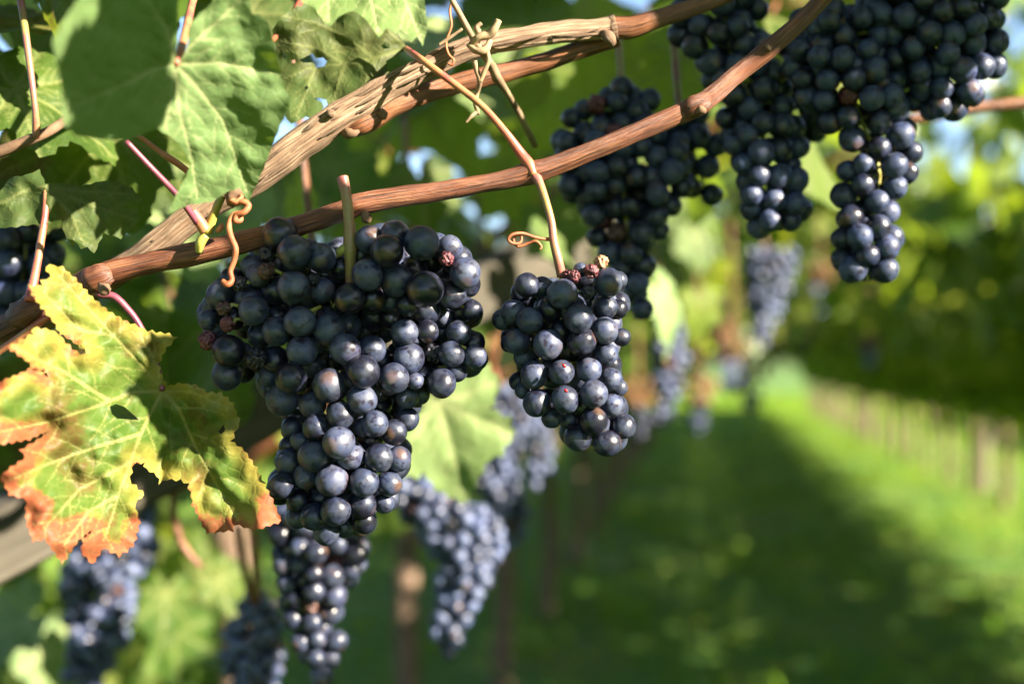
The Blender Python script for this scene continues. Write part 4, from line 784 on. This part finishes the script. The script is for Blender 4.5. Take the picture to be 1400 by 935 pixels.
pack_bunch('long tapering bunch to the right of the trunk below the pale leaf', [(560, 665, 35), (590, 690, 55), (625, 720, 68), (640, 770, 48), (625, 820, 36), (615, 865, 28), (608, 890, 16)], 1.48, 11, 170, seed=5, stalk=[(610, 690, 1.48, 3), (612, 640, 1.47, 3), (600, 590, 1.45, 3)])
pack_bunch('blurred bunch below the small sharp bunch, hanging past the lit post', [(690, 530, 34), (690, 580, 44), (672, 640, 40), (695, 690, 36), (705, 745, 14)], 1.85, 9, 140, seed=6, stalk=[(690, 545, 1.85, 3), (672, 500, 1.83, 4), (668, 440, 1.82, 4)])
pack_bunch('dim bunch just right of the one that hangs past the lit post', [(735, 560, 14), (738, 600, 20), (735, 640, 18), (728, 665, 10)], 2.1, 8, 45, seed=16)
pack_bunch('wide shaded bunch under the red cane, above the small sharp bunch', [(850, 120, 40), (845, 175, 85), (855, 235, 105), (855, 290, 72), (862, 350, 46), (868, 400, 34), (868, 438, 18)], .98, 16.5, 300, seed=7, thick=.6, stalk=[(850, 140, .98, 2.5), (848, 90, .99, 2.5), (845, 50, 1.0, 2.5)])
pack_bunch('shaded shoulder bunch between the wide bunch and the long one', [(930, 160, 40), (945, 200, 46), (960, 245, 36), (968, 268, 18)], 1.0, 16.5, 80, seed=17, thick=.7, stalk=[(930, 165, 1.0, 2.5), (925, 110, 1.0, 2.5), (920, 40, 1.0, 2.5)])
pack_bunch('shaded bunch reaching the frame top behind the red cane end', [(985, -30, 60), (985, 40, 72), (1020, 110, 62), (1040, 170, 60), (1048, 230, 64), (1055, 280, 56), (1052, 312, 40)], .93, 17, 260, seed=8, thick=.7, stalk=[(990, 0, .93, 2.5), (990, -60, .93, 2.5)])
pack_bunch('longest shaded bunch with sunlit grapes down its right side', [(1150, 20, 70), (1150, 90, 84), (1175, 150, 76), (1205, 200, 60), (1195, 260, 56), (1188, 310, 52), (1182, 360, 48), (1186, 384, 34)], .90, 17.5, 290, seed=9, thick=.75, stalk=[(1150, 40, .90, 2.5), (1145, -20, .90, 2.5), (1140, -80, .9, 2.5)])
pack_bunch('shaded bunch filling the frame corner above the orange shoot', [(1270, -40, 100), (1275, 20, 108), (1285, 70, 92), (1290, 115, 72), (1290, 150, 40)], .90, 17.5, 240, seed=10, thick=.75, stalk=[(1270, -30, .90, 2.5), (1270, -90, .9, 2.5)])
pack_bunch('shaded bunch between the frame top and the longest bunch', [(1085, 60, 40), (1090, 110, 50), (1095, 160, 45), (1100, 200, 30)], .97, 16.5, 80, seed=18, thick=.7)
def far_bunch(label, px, py, d, ln, hw, group=None, seed=0):
    rnd = random.Random(seed + 77); V, Fc = [], []; n = 70
    bm = bmesh.new(); bmesh.ops.create_icosphere(bm, subdivisions=2, radius=1); bv = np.array([v.co[:] for v in bm.verts]); bf = [tuple(v.index for v in f.verts) for f in bm.faces]; bm.free()
    c0 = P(px, py, d)
    for k in range(n):
        t = rnd.random() ** 1.2; rr = hw * (1 - 0.75 * t) * math.sqrt(rnd.random()); a = rnd.uniform(0, 6.283); r = rnd.uniform(.0075, .0092)
        c = np.array((rr * math.cos(a), rr * math.sin(a), ln * (0.5 - t))); o = len(V); V += list(bv * r + c); Fc += [tuple(i + o for i in f) for f in bf]
    t = thing('grape_bunch', c0 + Vector((0, 0, ln / 2)), label, 'grape bunch', group)
    me = mesh('grapes', V, Fc); me.materials.append(SUNBLOOM); o = bpy.data.objects.new('grapes', me); C.objects.link(o); put(o, t, c0); o['kind'] = 'stuff'
    top = c0 + Vector((0, 0, ln / 2 - 0.02)); pts = spline([tuple(top), tuple(top + Vector((0.005, 0, 0.06))), tuple(top + Vector((0, 0.01, 0.30)))], 8)
    wobj('peduncle', tube_mesh('peduncle', tube_data(pts, 0.0025, 6)), STALK, t)
pack_bunch('out of focus bunch with bright grapes below the shaded frame top bunch', [(1050, 345, 40), (1052, 380, 38), (1045, 420, 28), (1040, 465, 16)], 2.5, 7, 90, seed=11)
pack_bunch('out of focus bunch to the right of the small sharp bunch', [(915, 440, 20), (915, 480, 28), (912, 530, 22), (903, 575, 14)], 2.3, 7.5, 70, seed=12)
for k, (px_, py_, d_, ln, hw) in enumerate([(955, 555, 3.6, .13, .05), (1000, 500, 3.4, .14, .05), (1028, 530, 3.8, .14, .05), (980, 470, 4.6, .15, .05), (1010, 480, 6, .16, .06), (950, 500, 5.2, .15, .05), (1190, 480, 4.6, .10, .04), (1100, 460, 5.5, .13, .05), (1060, 470, 7, .15, .06), (870, 560, 3.0, .12, .05), (1120, 395, 4.2, .14, .05)]):
    far_bunch('very blurred distant bunch down the row', px_, py_, d_, ln, hw, 'distant bunches down the row', k)
